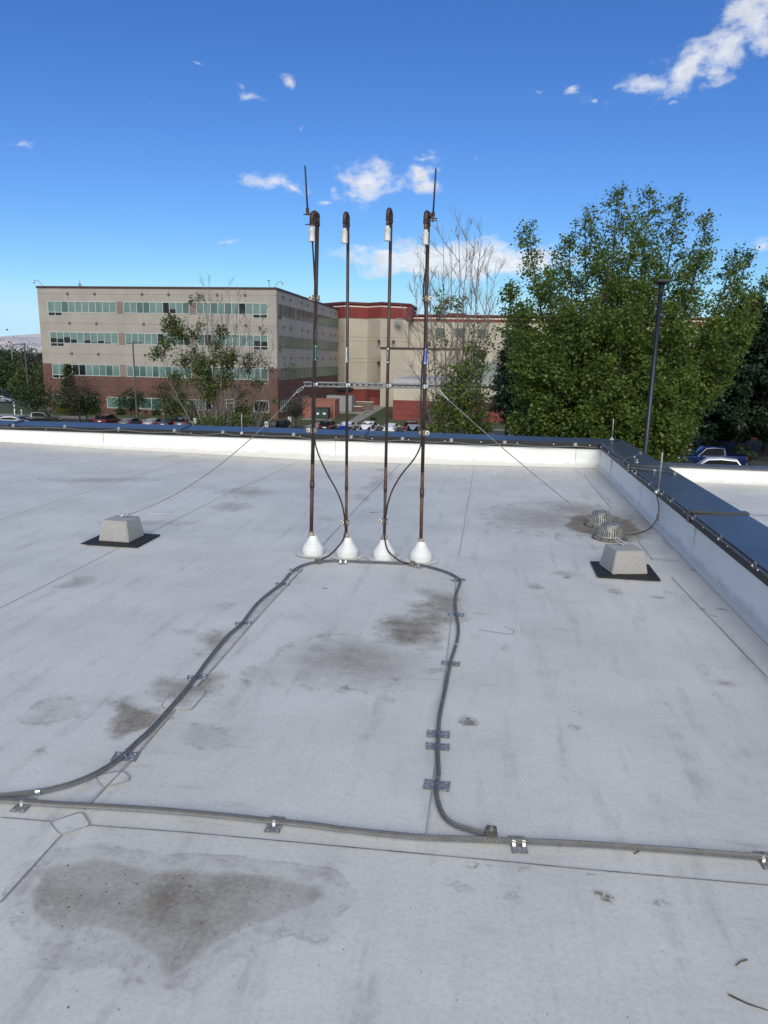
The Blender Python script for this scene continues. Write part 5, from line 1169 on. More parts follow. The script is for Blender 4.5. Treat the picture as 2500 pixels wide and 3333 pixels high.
for (Xa, Xb, Yt, Yb_, lab) in ((1150,1177,1321,1343,'low brown brick wall with pale cap right beside the generator'),(1160,1215,1306,1334,'low brown brick wall with pale cap and railing along the ramp')):
    y_ = onz(Xa, Yb_, GZ).y; a_ = ony(Xa, Yt, y_); b__ = ony(Xb, Yt, y_); o = thing('low_wall', lab, 'wall', (a_.x, y_, GZ))
    q = MB(); q.box((a_.x,y_,GZ), (b__.x,y_+0.3,a_.z-0.15)); q.build('brick_wall', m_brown, o); q = MB(); q.box((a_.x-0.05,y_-0.05,a_.z-0.147), (b__.x+0.05,y_+0.35,a_.z)); q.build('wall_cap', m_white, o)
    if Xb > 1200:
        q = MB()
        for i in range(5): q.rod((a_.x,y_-0.3,GZ+0.3+i*0.35), (b__.x,y_-0.3,GZ+0.3+i*0.35), 0.03, 6)
        q.build('railing', m_frame, o)

# ---------------------------------------------------------------- cars
m_tyre = mat('tyre_rubber', (0.015,0.015,0.016), 0.85); m_rim = mat('alloy_rim', (0.35,0.36,0.37), 0.35, 0.8)
m_cglass = glass_mat('car_glass', (0.008, 0.011, 0.013), rough=0.30, spec=0.03); m_red = mat('tail_lamp', (0.35,0.012,0.012), 0.25); m_lamp = mat('head_lamp', (0.55,0.57,0.58), 0.15)
m_trimblk = mat('black_trim', (0.012,0.012,0.013), 0.5)
PAINT = {}
def paint(n, c, metal=0.2):
    if n not in PAINT: PAINT[n] = mat('paint_'+n, c, 0.32, metal, var=0.04, scale=1.5, coat=1.0)
    return PAINT[n]
KINDS = { # x from rear to front: (x, belt z, top z); half width
 'sedan': dict(st=[(-2.35,0.75,0.75),(-2.32,1.0,1.0),(-1.75,1.05,1.05),(-0.95,1.02,1.42),(-0.1,0.98,1.46),(0.45,0.96,1.40),(1.25,0.94,0.94),(2.15,0.78,0.78),(2.35,0.55,0.55)], hw=0.91, cab=(3,5), rear=2, front=6),
 'suv': dict(st=[(-2.30,0.78,0.78),(-2.28,1.08,1.08),(-2.18,1.10,1.12),(-1.75,1.10,1.70),(-0.6,1.07,1.76),(0.35,1.04,1.68),(1.15,1.02,1.02),(2.1,0.90,0.90),(2.3,0.60,0.60)], hw=0.95, cab=(3,5), rear=2, front=6),
 'pickup': dict(st=[(-2.95,0.85,0.85),(-2.93,1.18,1.18),(-1.15,1.18,1.18),(-0.98,1.18,1.88),(-0.1,1.16,1.93),(0.55,1.14,1.86),(1.25,1.12,1.12),(2.7,1.05,1.05),(2.92,0.70,0.70)], hw=1.0, cab=(3,5), rear=2, front=6)}
def car(kind, X, Y, yaw, pt, label, z=GZ+0.03, at=None, roofrack=False, group='parked cars', name='parked_car'):
    k = KINDS[kind]; p_ = onz(X, Y, z) if at is None else Vector((at[0], at[1], z))
    o = thing(name, label, 'car' if kind != 'pickup' else 'pickup truck', (p_.x, p_.y, z), yaw, group); st = k['st']; hw = k['hw']; up = 0.12 if kind == 'pickup' else 0.0
    # local axes: +x forward. lofted shell: sill, flank, shoulder, roof edge, roof crown
    q = MB(); R = []
    for i, (x, zb, zt) in enumerate(st):
        tap = 1.0 if 1 < i < len(st)-2 else 0.90; w = hw*tap; g_ = 0.28+up if 0 < i < len(st)-1 else 0.40+up; c_ = zt > zb+0.1
        wr = w*0.78 if c_ else w*0.93
        half = [(w*0.90, g_), (w, min(0.60+up, zb-0.06)), (w*0.985, zb-0.04), (w*0.95, zb), (wr, zt-0.05 if c_ else zb+0.012), (wr*0.88, zt if c_ else zb+0.03), (0, zt+0.025 if c_ else zb+0.05)]
        R.append([(x, y, z_) for y, z_ in half] + [(x, -y, z_) for y, z_ in reversed(half[:-1])])
    n = len(R[0]); q.add([p for r in R for p in r], [(i*n+j, (i+1)*n+j, (i+1)*n+(j+1) % n, i*n+(j+1) % n) for i in range(len(R)-1) for j in range(n)] + [tuple(range(n)), tuple((len(R)-1)*n+j for j in range(n-1,-1,-1))])
    bo = q.buildl('body', pt, o); shade_auto(bo, 32)
    # glass, slightly proud of the shell
    c0, c1 = k['cab']; rr_, ff = k['rear'], k['front']
    def inset(P, f=0.10, out=(0,0,0)):
        c_ = sum((Vector(p) for p in P), Vector())/len(P); return [Vector(p)+(c_-Vector(p))*f+Vector(out) for p in P]
    for sg in (1, -1):
        q = MB(); idx = 4 if sg == 1 else n-5; low = 3 if sg == 1 else n-4
        lo_ = [R[i][low] for i in range(rr_+1 if kind == 'pickup' else rr_, ff+1)]; hi = [R[i][idx] for i in range(c0, c1+1)]
        P = [Vector(p)+Vector((0, sg*0.012, 0.03)) for p in lo_] + [Vector(p)+Vector((0, sg*0.014, -0.03)) for p in reversed(hi)]
        P = inset(P, 0.06); nl, nh = len(lo_), len(hi); A_ = P[:nl]; B_ = P[nl:][::-1]
        tri = []; i = j = 0
        while i < nl-1 or j < nh-1:
            if j == nh-1 or (i < nl-1 and A_[i+1].x <= B_[j+1].x): tri.append((i, i+1, nl+j)); i += 1
            else: tri.append((i, nl+j+1, nl+j)); j += 1
        q.add(A_+B_, [t_ if sg == -1 else t_[::-1] for t_ in tri]); q.buildl('side_window', m_cglass, o)
    for nm, (ia, ib), ox in (('rear_window', (rr_, c0), -0.015), ('windscreen', (ff, c1), 0.015)):
        P = [R[ia][3], R[ib][4], R[ib][n-5], R[ia][n-4]]; P = inset(P, 0.09, (ox*1.6, 0, 0.03)); q = MB(); q.add(P if ox > 0 else P[::-1], [(0,1,2,3)]); q.buildl(nm, m_cglass, o)
    L = st[-1][0]; B = st[1][0]; wz = 0.34 if kind != 'pickup' else 0.40
    for wx in (B+0.80 if kind != 'pickup' else B+1.05, L-0.92):
        for sg in (1, -1):
            q = MB(); q.lathe((wx, sg*(hw-0.10), wz), [(wz*0.6,-0.11),(wz*0.97,-0.10),(wz,-0.06),(wz,0.06),(wz*0.97,0.10),(wz*0.6,0.11)], 20, axis=Vector((0,1,0))); wo = q.buildl('wheel', m_tyre, o)
            q = MB(); q.lathe((wx, sg*(hw-0.02), wz), [(wz*0.66,0),(wz*0.6,0.015),(wz*0.2,0.02),(0,0.02)], 14, axis=Vector((0,sg,0))); q.buildl('rim', m_rim, wo)
    for sg in (1, -1):
        zb = st[1][1]; q = MB(); q.bevbox((B-0.03, sg*hw*0.78-0.13, zb-0.24), (B+0.10, sg*hw*0.78+0.13, zb-0.03 if kind != 'suv' else zb+0.08), 0.02); q.buildl('tail_lamp', m_red, o)
        q = MB(); q.bevbox((L-0.22, sg*hw*0.70-0.17, st[-2][1]-0.20), (L-0.04, sg*hw*0.70+0.17, st[-2][1]-0.06), 0.02); q.buildl('headlight', m_lamp, o)
        q = MB(); q.bevbox((st[ff][0]-0.35, sg*(hw+0.10)-0.09, st[ff][1]+0.02), (st[ff][0]-0.20, sg*(hw+0.10)+0.06, st[ff][1]+0.16), 0.02); q.buildl('mirror', pt, o)
    q = MB(); q.bevbox((B-0.035, -0.26, st[1][1]-0.30), (B-0.022, 0.26, st[1][1]-0.16), 0.003); q.buildl('number_plate', m_lwhite, o)
    q = MB(); q.bevbox((B-0.05, -hw*0.86, 0.36+up), (B+0.1, hw*0.86, 0.52+up), 0.02); q.bevbox((L-0.12, -hw*0.8, 0.34+up), (L+0.03, hw*0.8, 0.52+up), 0.02); q.buildl('bumper', m_trimblk if kind != 'pickup' else m_galvdk, o)
    if roofrack:
        q = MB()
        for sg in (1, -1): q.tube([(st[c0][0]+0.1, sg*hw*0.66, st[c0][2]+0.03),(st[c0][0]+0.25, sg*hw*0.66, st[c0][2]+0.09),(st[c1][0]-0.2, sg*hw*0.66, st[c0][2]+0.09)], 0.02, 6)
        for xx in (st[c0][0]+0.4, st[c1][0]-0.35): q.rod((xx,-hw*0.66,st[c0][2]+0.1),(xx,hw*0.66,st[c0][2]+0.1),0.02,6)
        q.buildl('roof_rack', m_trimblk, o)
    return o
U = math.pi/2
WH = paint('white', (0.72,0.73,0.74), 0.0); BK = paint('black', (0.012,0.012,0.014)); SV = paint('silver', (0.40,0.41,0.42), 0.6); GY = paint('grey', (0.13,0.14,0.15), 0.5); NV = paint('navy', (0.015,0.025,0.06), 0.3)
RD = paint('maroon', (0.07,0.012,0.014), 0.3); BL_ = paint('blue', (0.012,0.04,0.22), 0.4); CB = paint('cobalt', (0.005,0.017,0.10), 0.3); SB = paint('steel_blue', (0.10,0.15,0.21), 0.5)
car('suv',352,1386,U,RD,'dark maroon hatchback parked before the brown brick base left of the grey lamp post')
car('sedan',428,1392,U,GY,'grey sedan parked right beside the foot of the grey lamp post')
car('sedan',505,1393,U,SV,'silver sedan parked right of the lamp post, near the small white parking sign')
car('sedan',553,1394,U,NV,'dark navy sedan parked between the silver sedan and the bushy tree')
car('suv',606,1395,U,GY,'dark grey SUV half hidden by the leafy tree in front of the office', roofrack=True)
car('pickup',922,1412,-U+0.1,BK,'black pickup facing us beside the dark bare little tree')
car('suv',1068,1406,U,BK,'black SUV seen from behind, left of the white cars', roofrack=False)
car('sedan',1132,1404,U,WH,'white sedan parked between the black SUV and the white hatchback SUV')
car('suv',1204,1409,U,WH,'white SUV with dark rear window, second white car from the path')
car('sedan',1272,1410,U,WH,'white sedan with red tail lamps seen from behind, right of the white SUV')
car('suv',1338,1408,U,RD,'dark maroon SUV behind the silver pickup under bare twigs', roofrack=True)
car('sedan',0,0,-U,BL_,'blue car with only its roof showing above the coping', at=(onz(1085,1440,GZ).x, 94.5))
car('suv',0,0,-U,WH,'white SUV with black roof rack facing us in the nearer row', at=(onz(1166,1440,GZ).x, 94.5), roofrack=True)
car('pickup',0,0,-U,SV,'silver pickup facing us in the nearer row beside the bare trunk', at=(onz(1335,1440,GZ).x, 94.5))
car('sedan',0,0,0.0,SB,'steel blue car roof showing above the coping under the taut guy wire', at=(onz(1592,1440,GZ).x, 91.0))
car('pickup',134,1382,0.35,BK,'black pickup at the far left in front of the small street tree')
car('sedan',38,1388,0.5,WH,'white sedan beside the black pickup at the far left')
for (X, Y, yaw, kd, pt, lab) in ((40,1258,0.25,'suv',WH,'white SUV at the back of the far left car park'),(2,1262,0.2,'sedan',NV,'navy car beside the white SUV at the back of the far left car park'),(20,1277,0.2,'suv',SB,'steel blue SUV in the middle of the far left car park'),(18,1299,0.15,'pickup',BK,'black pickup in the far left car park'),(4,1311,0.3,'sedan',SV,'silver sedan at the front of the far left car park')):
    car(kd, X, Y, yaw, pt, lab, z=GZ+0.036)
car('pickup',0,0,math.pi+0.08,CB,'bright blue pickup parked in deep shade under the dark evergreen', z=RZ, at=(ony(2305,1500,65).x, 65.0))
car('suv',0,0,math.pi*0.5+1.35,WH,'white crossover parked in front of the blue pickup', z=RZ, at=(ony(2318,1500,58.5).x, 58.5))
car('sedan',0,0,math.pi*0.5-1.65,SV,'silver car roof just above the low white parapet on the right', z=RZ, at=(ony(2398,1500,54.5).x, 54.5))
car('suv',0,0,-U,RD,'red car behind the blue pickup, mostly behind leaves', z=RZ, at=(ony(2200,1480,74).x, 74.0))
# ---------------------------------------------------------------- trees
lf_maple = leaf_mat('maple_leaf', (0.056, 0.098, 0.022), (0.180, 0.240, 0.056), 0.47)
lf_bright = leaf_mat('fresh_leaf', (0.100, 0.155, 0.034), (0.195, 0.265, 0.062), 0.4)
lf_mid = leaf_mat('mid_leaf', (0.062, 0.092, 0.026), (0.120, 0.155, 0.045), 0.35)
lf_dark = leaf_mat('dark_leaf', (0.026, 0.046, 0.013), (0.052, 0.078, 0.022), 0.25)
lf_pine = leaf_mat('conifer_needle', (0.012, 0.026, 0.014), (0.030, 0.050, 0.022), 0.1)
lf_olive = leaf_mat('olive_leaf', (0.065, 0.088, 0.022), (0.110, 0.130, 0.040), 0.35)
lf_yellow = leaf_mat('yellow_green_leaf', (0.14, 0.15, 0.018), (0.22, 0.20, 0.03), 0.35)
lf_brown = leaf_mat('dry_twiggy_leaf', (0.050, 0.042, 0.036), (0.085, 0.070, 0.058), 0.15)
m_bark = mat('grey_bark', (0.235, 0.21, 0.19), 0.95, scale=3.0, col2=(0.13, 0.115, 0.105), stretch=(3,3,0.6))
m_barkdk = mat('dark_bark', (0.055, 0.045, 0.038), 0.95, scale=4.0, col2=(0.028, 0.024, 0.021))

class Tree:
    def __init__(s, seed): s.r = np.random.default_rng(seed); s.bark = MB(); s.P = []; s.D = []; s.S = []
    def limb(s, pts, r0, r1, n=5):
        pts = [Vector(p) for p in pts]; N = len(pts); s.bark.tube(pts, [r0+(r1-r0)*i/(N-1) for i in range(N)], n, caps=False)
    def path(s, p, d, L, trop, wig, n):
        p = Vector(p); d = Vector(d).normalized(); st = L/n; out = [p.copy()]
        for i in range(n):
            d = (d + Vector(s.r.normal(0, wig, 3)) + Vector((0,0,trop))).normalized(); p = p+d*st; out.append(p.copy())
        return out
    def leaves(s, p, n, spread, size, droop=0.5):
        q = s.r.normal(0, 1, (n,3))*spread; s.P.append(np.array(p)+q); s.S.append(size*s.r.uniform(0.6,1.25,n)); s.D.append(np.full(n, droop))
    def leafmesh(s, name, m, parent, shape='maple'):
        if not s.P: return
        P = np.concatenate(s.P); S = np.concatenate(s.S); n = len(P); r = s.r; D = np.concatenate(s.D)
        # leaf blade: a slightly folded kite hanging from its stalk
        a = r.uniform(0, 2*np.pi, n); tilt = np.clip(r.normal(0.25+0.5*D, 0.45, n), -0.6, 1.45)
        e = np.stack([np.cos(a)*np.cos(tilt), np.sin(a)*np.cos(tilt), -np.sin(tilt)], 1); roll = r.normal(0, 0.6, n)
        s0 = np.stack([-np.sin(a), np.cos(a), np.zeros(n)], 1); nn = np.cross(e, s0); sd = s0*np.cos(roll)[:,None]+nn*np.sin(roll)[:,None]; up = np.cross(sd, e)
        S1 = S[:,None]; wd = 0.46 if shape == 'maple' else (0.26 if shape == 'long' else 0.12)
        v0 = P; v1 = P+e*S1*0.45+sd*S1*wd-up*S1*0.08; v2 = P+e*S1; v3 = P+e*S1*0.45-sd*S1*wd-up*S1*0.08
        V = np.stack([v0,v1,v2,v3], 1).reshape(-1,3); base, rz = ORG[parent.name]; V = V-np.array(base)
        me = bpy.data.meshes.new(name); me.vertices.add(4*n); me.vertices.foreach_set('co', V.ravel().astype(np.float32))
        me.loops.add(6*n); i4 = np.arange(n)*4; tri = np.stack([i4,i4+1,i4+2,i4,i4+2,i4+3],1).ravel(); me.loops.foreach_set('vertex_index', tri.astype(np.int32))
        me.polygons.add(2*n); me.polygons.foreach_set('loop_start', np.arange(2*n)*3); me.polygons.foreach_set('loop_total', np.full(2*n,3))
        me.materials.append(m); me.update(calc_edges=True)
        at = me.attributes.new('tint', 'FLOAT', 'POINT'); clump = np.concatenate([np.full(len(p), r.uniform(0,1)) for p in s.P])
        at.data.foreach_set('value', np.repeat(np.clip(0.75*clump+0.42*r.uniform(0,1,n)-0.08, 0, 1), 4).astype(np.float32))
        o = bpy.data.objects.new(name, me); SC.collection.objects.link(o); o.parent = parent; return o
    def finish(s, name, label, cat, base, lm, bm_, group=None, shape='maple', trunk='trunk', crown='crown'):
        o = thing(name, label, cat, base, 0, group)
        if s.bark.v: s.bark.build(trunk, bm_, o, smooth=True)
        s.leafmesh(crown, lm, o, shape); return o
def bez(a, b, c, n): return [a*(1-t)**2 + b*2*t*(1-t) + c*t*t for t in [i/n for i in range(n+1)]]
def at_t(path, t):
    f = t*(len(path)-1); i = min(int(f), len(path)-2); return path[i].lerp(path[i+1], f-i), (path[i+1]-path[i]).normalized()

# --- the big leafy tree on the right: many leaders, each a leafy spire
T = Tree(11); tb = Vector((6.6, 39.0, RZ-1.0))
LEADERS = [(1722,712,38,1.9),(1655,905,37,1.6),(1780,860,35,2.2),(1852,745,39,1.8),(1905,668,40,2.1),(2008,590,39,2.3),(2060,690,37,2.4),(2118,598,41,2.0),(2210,622,40,2.3),(2305,680,39,1.9),(2280,800,37,2.3),(2392,800,40,1.7),(2440,795,41,1.3),(2490,880,40,1.5),(2420,930,38,1.7),(1980,800,35,2.6),(2130,830,35,2.6),(1700,1010,34,2.0),(1860,980,33.5,2.5),(2030,985,33,2.7),(2200,980,34,2.5),(2330,1040,36,1.7),(2420,1080,36,1.6),(1690,1180,34,1.8),(1800,1180,33,2.2),(1960,1200,32.5,2.4),(2110,1200,33,2.4),(2230,1220,34,2.0),(1760,1330,33.5,1.5),(1900,1340,32.5,1.8),(2050,1350,32.5,1.8),(2170,1360,33.5,1.7),(2230,1400,34,1.0),(1680,1360,35,1.3)]
T.limb([tb, tb+Vector((0.1,0,2)), tb+Vector((0.1,0.1,4))], 0.42, 0.34, 10)
for (X, Y, dy, rad0) in LEADERS:
    if X > 2190: rad0 *= 0.86
    top = ony(X, Y+(28 if Y < 1000 else 0), dy); h = top.z-tb.z; st = tb+Vector((0,0,min(4.0, h*0.35))); cpt = Vector((top.x*0.75+st.x*0.25, top.y*0.75+st.y*0.25, st.z+(top.z-st.z)*0.35))
    pth = bez(st, cpt, top, 16); T.limb(pth, 0.05+0.010*h*0.6, 0.012, 6)
    nb = int(48+h*1.8) if Y < 900 else 62
    for i in range(nb):
        t = 0.22+0.78*(i+T.r.uniform(0,1))/nb; p, d = at_t(pth, min(t, 0.999)); u = 1-t
        L = rad0*(0.20+1.4*u**0.68 if u < 0.5 else 1.08)*T.r.uniform(0.55,1.1)
        az = T.r.uniform(0, 2*math.pi); out = Vector((math.cos(az), math.sin(az), 0)); bd = (out*0.85+Vector((0,0,0.75))*T.r.uniform(0.3,1.2)+d*0.2)
        bp = T.path(p, bd, L, -0.04, 0.13, 5); T.limb(bp, 0.010+0.010*L, 0.004, 3)
        m = max(4, int(L*6.0))
        for j in range(m):
            tt = 0.42+0.60*(j+0.5)/m; c, _ = at_t(bp, min(tt,0.999)); c = c+Vector(T.r.normal(0,0.11,3))
            T.leaves(c, int(T.r.integers(*((9,16) if Y < 900 else (12,20)))), (0.17,0.17,0.14), 0.135 if Y < 900 else 0.15, 0.6)
    p, d = at_t(pth, 0.995); T.leaves(p, 16, (0.07,0.07,0.2), 0.15, 0.4)
T.finish('leafy_tree', 'very large leafy green tree with many pointed tops behind the black lamp post', 'tree', tb, lf_maple, m_barkdk)

# --- bare topped trees
def bare_tree(seed, basepx, depth, stems, leafclumps, name, label, group, r0=0.2, leafmat=None, gz=GZ, twig=1.0, nsub=16, lvl3=9, spreadz=0.30, lsize=0.22):
    T = Tree(seed); b = ony(*basepx, depth); tb = Vector((b.x, b.y, gz))
    for (X, Y, dd, r_) in stems:
        top = ony(X, Y, depth+dd); h = top.z-tb.z; cpt = Vector((tb.x+(top.x-tb.x)*0.62, tb.y+(top.y-tb.y)*0.62, tb.z+h*spreadz)); pth = bez(tb+Vector((T.r.uniform(-.3,.3),T.r.uniform(-.3,.3),0)), cpt, top, 18)
        pth = [p+Vector(T.r.normal(0,0.045,3))*(i>0) for i, p in enumerate(pth)]; T.limb(pth, r_, 0.012, 6)
        for i in range(nsub):
            t = 0.28+0.70*(i+T.r.uniform(0,1))/nsub; p, d = at_t(pth, min(t,0.99)); L = (0.6+h*0.17*(1-t)**0.7)*T.r.uniform(0.6,1.2)*twig
            az = T.r.uniform(0,2*math.pi); out = Vector((math.cos(az), math.sin(az), 0)); bp = T.path(p, out*0.75+d*0.7, L, 0.10, 0.10, 7); T.limb(bp, 0.008+0.011*L, 0.006, 4)
            for j in range(lvl3):
                tt = 0.2+0.78*T.r.uniform(0,1); c, dc = at_t(bp, tt); az = T.r.uniform(0,2*math.pi); L2 = L*0.45*T.r.uniform(0.5,1.2)+0.25
                tp = T.path(c, dc*0.9+Vector((math.cos(az),math.sin(az),0.1))*0.6, L2, 0.07, 0.13, 5); T.limb(tp, 0.010, 0.005, 3)
    for (X, Y, dd, rx, rz, n) in leafclumps:
        c = ony(X, Y, depth+dd); k = depth/2311
        for _ in range(n):
            v = T.r.normal(0,1,3); v = v/np.linalg.norm(v)*T.r.uniform(0,1)**0.45; q = c+Vector((v[0]*rx*k, v[1]*rx*k*0.8, v[2]*rz*k))
            T.leaves(q, int(T.r.integers(5,10)), 0.17, lsize, 0.6)
            if T.r.uniform() < 0.25: T.limb(T.path(q+Vector((0,0,-0.5)), Vector(T.r.normal(0,0.4,3))+Vector((0,0,1)), 0.9, 0.05, 0.15, 3), 0.014, 0.005, 3)
    return T.finish(name, label, 'tree', tb, leafmat or lf_bright, m_bark, group)
bare_tree(21, (1495,1400), 46, [(1390,760,0,.10),(1345,870,-1,.07),(1440,742,.5,.11),(1468,800,-1,.08),(1500,688,0,.13),(1522,705,1,.09),(1545,760,-.5,.08),(1570,720,0,.11),(1596,800,1,.09),(1615,850,0,.06),(1370,820,1,.07),(1430,880,-1.5,.07),(1560,850,-1.5,.08)],
    [(1490,1345,-1,95,95,270),(1530,1290,-1,60,70,120),(1460,1310,-1,50,70,120),(1545,1180,-.5,36,75,90),(1500,1210,-1,50,40,45),(1455,1240,-1,30,40,12),(1440,975,0,26,36,16),(1480,985,0,22,30,12),(1425,1010,0,16,30,8),(1560,1080,0,40,50,12),(1420,1195,-1,14,12,4),(1435,1110,-.5,34,50,12),(1590,1120,0,20,40,7),(1520,1140,-.5,40,26,10),(1420,1400,-1,50,28,90),(1560,1390,-1,45,40,110)],
    'half_bare_tree', 'tall tree, bare upright twigs above and green leaves below, behind the rightmost pipe', 'half bare trees', nsub=20, lvl3=9, lsize=0.19)
bare_tree(22, (712,1388), 72, [(560,1020,0,.14),(600,985,-1,.12),(640,960,1,.12),(662,905,0,.15),(680,900,1,.12),(720,950,-1,.12),(748,905,0,.15),(775,925,1,.13),(690,960,-1,.1),(520,1150,-1,.1),(800,1010,1,.1)],
    [(565,1060,0,42,40,119),(595,1090,0,60,30,76),(540,1120,0,30,26,37),(515,1150,0,30,26,37),(610,1170,0,50,28,68),(660,1190,-1,40,40,76),(720,1080,0,26,24,37),(705,1120,0,24,24,27),(745,1165,0,34,40,76),(715,1165,-1,40,30,51),(650,1220,-1,40,40,76),(680,1265,-1,42,45,102),(735,1230,0,32,36,59),(625,975,0,14,14,8),(650,965,0,10,9,5),(575,1230,-1,30,24,27),(770,1370,-2,30,30,44),(690,1375,-2,60,30,102),(800,1370,-2,36,30,51),(640,1145,0,22,26,20),(655,1060,0,16,20,8)],
    'half_bare_tree', 'tree with bare grey top and ragged leaf clumps in front of the office window bands', 'half bare trees', nsub=17, lvl3=9, lsize=0.25, leafmat=lf_mid)
bare_tree(23, (792,1395), 78, [(860,985,0,.12),(895,1065,0,.10),(815,1010,0,.10),(930,1090,-1,.08),(845,1130,1,.09),(880,1200,0,.08)],
    [(815,1165,0,36,34,40),(800,1200,0,26,30,20),(840,1250,0,24,24,18),(785,1275,0,30,40,40),(860,1180,0,26,20,10),(850,1075,0,10,16,4),(885,1205,0,12,9,4),(945,1195,0,20,14,8),(790,1340,-1,26,40,40),(905,1300,0,22,10,8)],
    'half_bare_tree', 'thin leaning tree with sparse leaves in front of the office corner', 'half bare trees', nsub=14, lvl3=8, lsize=0.25, leafmat=lf_mid)

# --- rounded small trees, shrubs, conifers
def bushy(seed, base, h, r, trunk_h, n, lm, bk, name, label, group=None, lsize=0.22, clumps=26, shape='maple', twigs=0, flat=1.0, cat='tree'):
    T = Tree(seed); b = Vector(base)
    if trunk_h > 0: T.limb([b, b+Vector((0.05,0,trunk_h*0.6)), b+Vector((0,0.05,trunk_h+0.3*(h-trunk_h)))], 0.05+h*0.018, 0.04+h*0.008, 8)
    cz = b.z+trunk_h+(h-trunk_h)*0.48
    for i in range(clumps):
        v = T.r.normal(0,1,3); v /= np.linalg.norm(v); rr_ = T.r.uniform(0.2,1.0)**0.6; c = Vector((b.x+v[0]*r*rr_, b.y+v[1]*r*rr_, cz+v[2]*(h-trunk_h)*0.5*rr_*flat)); cr = r*T.r.uniform(0.16,0.34)
        if trunk_h > 0 or twigs: T.limb(bez(b+Vector((0,0,trunk_h*0.85)), Vector((b.x,b.y,cz)).lerp(c,0.4)+Vector((0,0,-0.1*h)), c, 5), 0.02+0.004*h, 0.01, 4)
        m = max(3, n//clumps//6)
        for k in range(m): T.leaves(c+Vector(T.r.normal(0,1,3))*cr*0.8, 6, cr*0.35, lsize, 0.4)
    for i in range(twigs):
        v = T.r.normal(0,1,3); v /= np.linalg.norm(v); v[2] = abs(v[2]); T.limb(T.path(b+Vector((0,0,trunk_h)), v*0.9+np.array((0,0,0.5)), h*T.r.uniform(0.35,0.75), 0.05, 0.16, 7), 0.035, 0.008, 3)
    return T.finish(name, label, cat, b, lm, bk, group, shape, crown='foliage' if cat == 'shrub' else 'crown')
def conifer(seed, base, h, r, n, name, label, bare=0.1, lm=None, lsize=0.45, group=None):
    T = Tree(seed); b = Vector(base); T.limb([b, b+Vector((0,0,h*0.5)), b+Vector((0,0,h*0.97))], 0.02*h, 0.02, 8)
    nb = n
    for i in range(nb):
        t = bare+(1-bare)*(i/nb)**0.9; z = b.z+h*t; L = r*(1-t)**0.75*T.r.uniform(0.6,1.1)+0.15; az = i*2.399+T.r.uniform(-.4,.4); out = Vector((math.cos(az), math.sin(az), T.r.uniform(-0.15,0.3)))
        bp = T.path(Vector((b.x,b.y,z)), out, L, 0.02, 0.08, 4); T.limb(bp, 0.03, 0.01, 3)
        m = max(2, int(L*5))
        for j in range(m):
            c, _ = at_t(bp, min(0.99, 0.3+0.7*(j+0.5)/m)); T.leaves(c, 9, (0.26,0.26,0.14), lsize, 0.25)
    return T.finish(name, label, 'tree', b, lm or lf_pine, m_barkdk, group, 'long')
def gpt(X, Y, z=GZ): return onz(X, Y, z)
def onground(X, depth, z=GZ): p = ony(X, 1300, depth); return Vector((p.x, p.y, z))
def topz(X, Y, depth): return ony(X, Y, depth).z
b_ = onground(2420, 74, RZ); conifer(31, b_, topz(2420,960,74)-RZ, 7.4, 240, 'evergreen_tree', 'broad dark evergreen at the right edge above the blue pickup', bare=0.09, lsize=0.5)
b_ = onground(2510, 80, RZ); conifer(32, b_, topz(2510,1000,80)-RZ, 7.8, 200, 'evergreen_tree', 'dark evergreen at the right edge behind the other dark evergreen', bare=0.09, lsize=0.5)
b_ = onground(2310, 82, RZ); conifer(33, b_, topz(2310,1080,82)-RZ, 6.6, 170, 'evergreen_tree', 'dark evergreen behind the lower right branches of the large leafy tree', bare=0.13, lsize=0.5)
b_ = onground(1655, 84); conifer(34, b_, topz(1668,1075,84)-GZ, 3.6, 150, 'evergreen_tree', 'dark evergreen on a bare trunk between the half bare tree and large leafy tree', bare=0.36, lsize=0.4)
b_ = onground(1690, 80); conifer(35, b_, topz(1700,1060,80)-GZ, 3.8, 150, 'evergreen_tree', 'dark evergreen touching the left edge of the large leafy tree', bare=0.25, lsize=0.4)
b_ = gpt(260,1378); bushy(41, b_, 6.9, 2.6, 2.2, 2600, lf_brown, m_barkdk, 'street_tree', 'dead looking purple brown tree with twiggy top before the brown brick wall', lsize=0.20, twigs=46, clumps=30)
bushy(42, b_+Vector((0.4,1.2,0)), 4.6, 2.5, 1.4, 2200, lf_dark, m_barkdk, 'street_tree', 'dark green low crown behind the twiggy purple brown tree', lsize=0.25)
b_ = gpt(120,1375); bushy(43, b_, 6.0, 3.6, 2.0, 3600, lf_dark, m_barkdk, 'street_tree', 'round green street tree left of the office block', lsize=0.26, clumps=36)
b_ = gpt(428,1372); bushy(44, b_, 5.0, 2.3, 1.7, 2400, lf_dark, m_barkdk, 'street_tree', 'small dark round tree beside the grey lamp post', lsize=0.24)
b_ = gpt(232,1352); conifer(45, b_, topz(228,1185,b_.y)-GZ, 2.2, 90, 'evergreen_tree', 'dark evergreen rising behind the purple brown tree', bare=0.1, lsize=0.4, lm=lf_dark)
b_ = gpt(572,1380); bushy(46, b_, topz(572,1215,b_.y)-GZ, 3.6, 1.0, 4200, lf_dark, m_bark, 'willow_tree', 'dense dark green feathery tree left of the half bare tree at the office', lsize=0.30, clumps=40, shape='long', twigs=20)
bushy(56, b_+Vector((1.8,-2.5,0)), 4.2, 2.6, 0.3, 2200, lf_olive, m_bark, 'shrub', 'olive green bush at the foot of the dense feathery tree', lsize=0.26, clumps=30, cat='shrub', group='shrubs by the office')
b_ = gpt(962,1404); bushy(47, b_, 6.2, 2.9, 2.0, 700, lf_brown, m_barkdk, 'street_tree', 'small dark purple leafless tree beside the black pickup facing us', lsize=0.2, twigs=70, clumps=26)
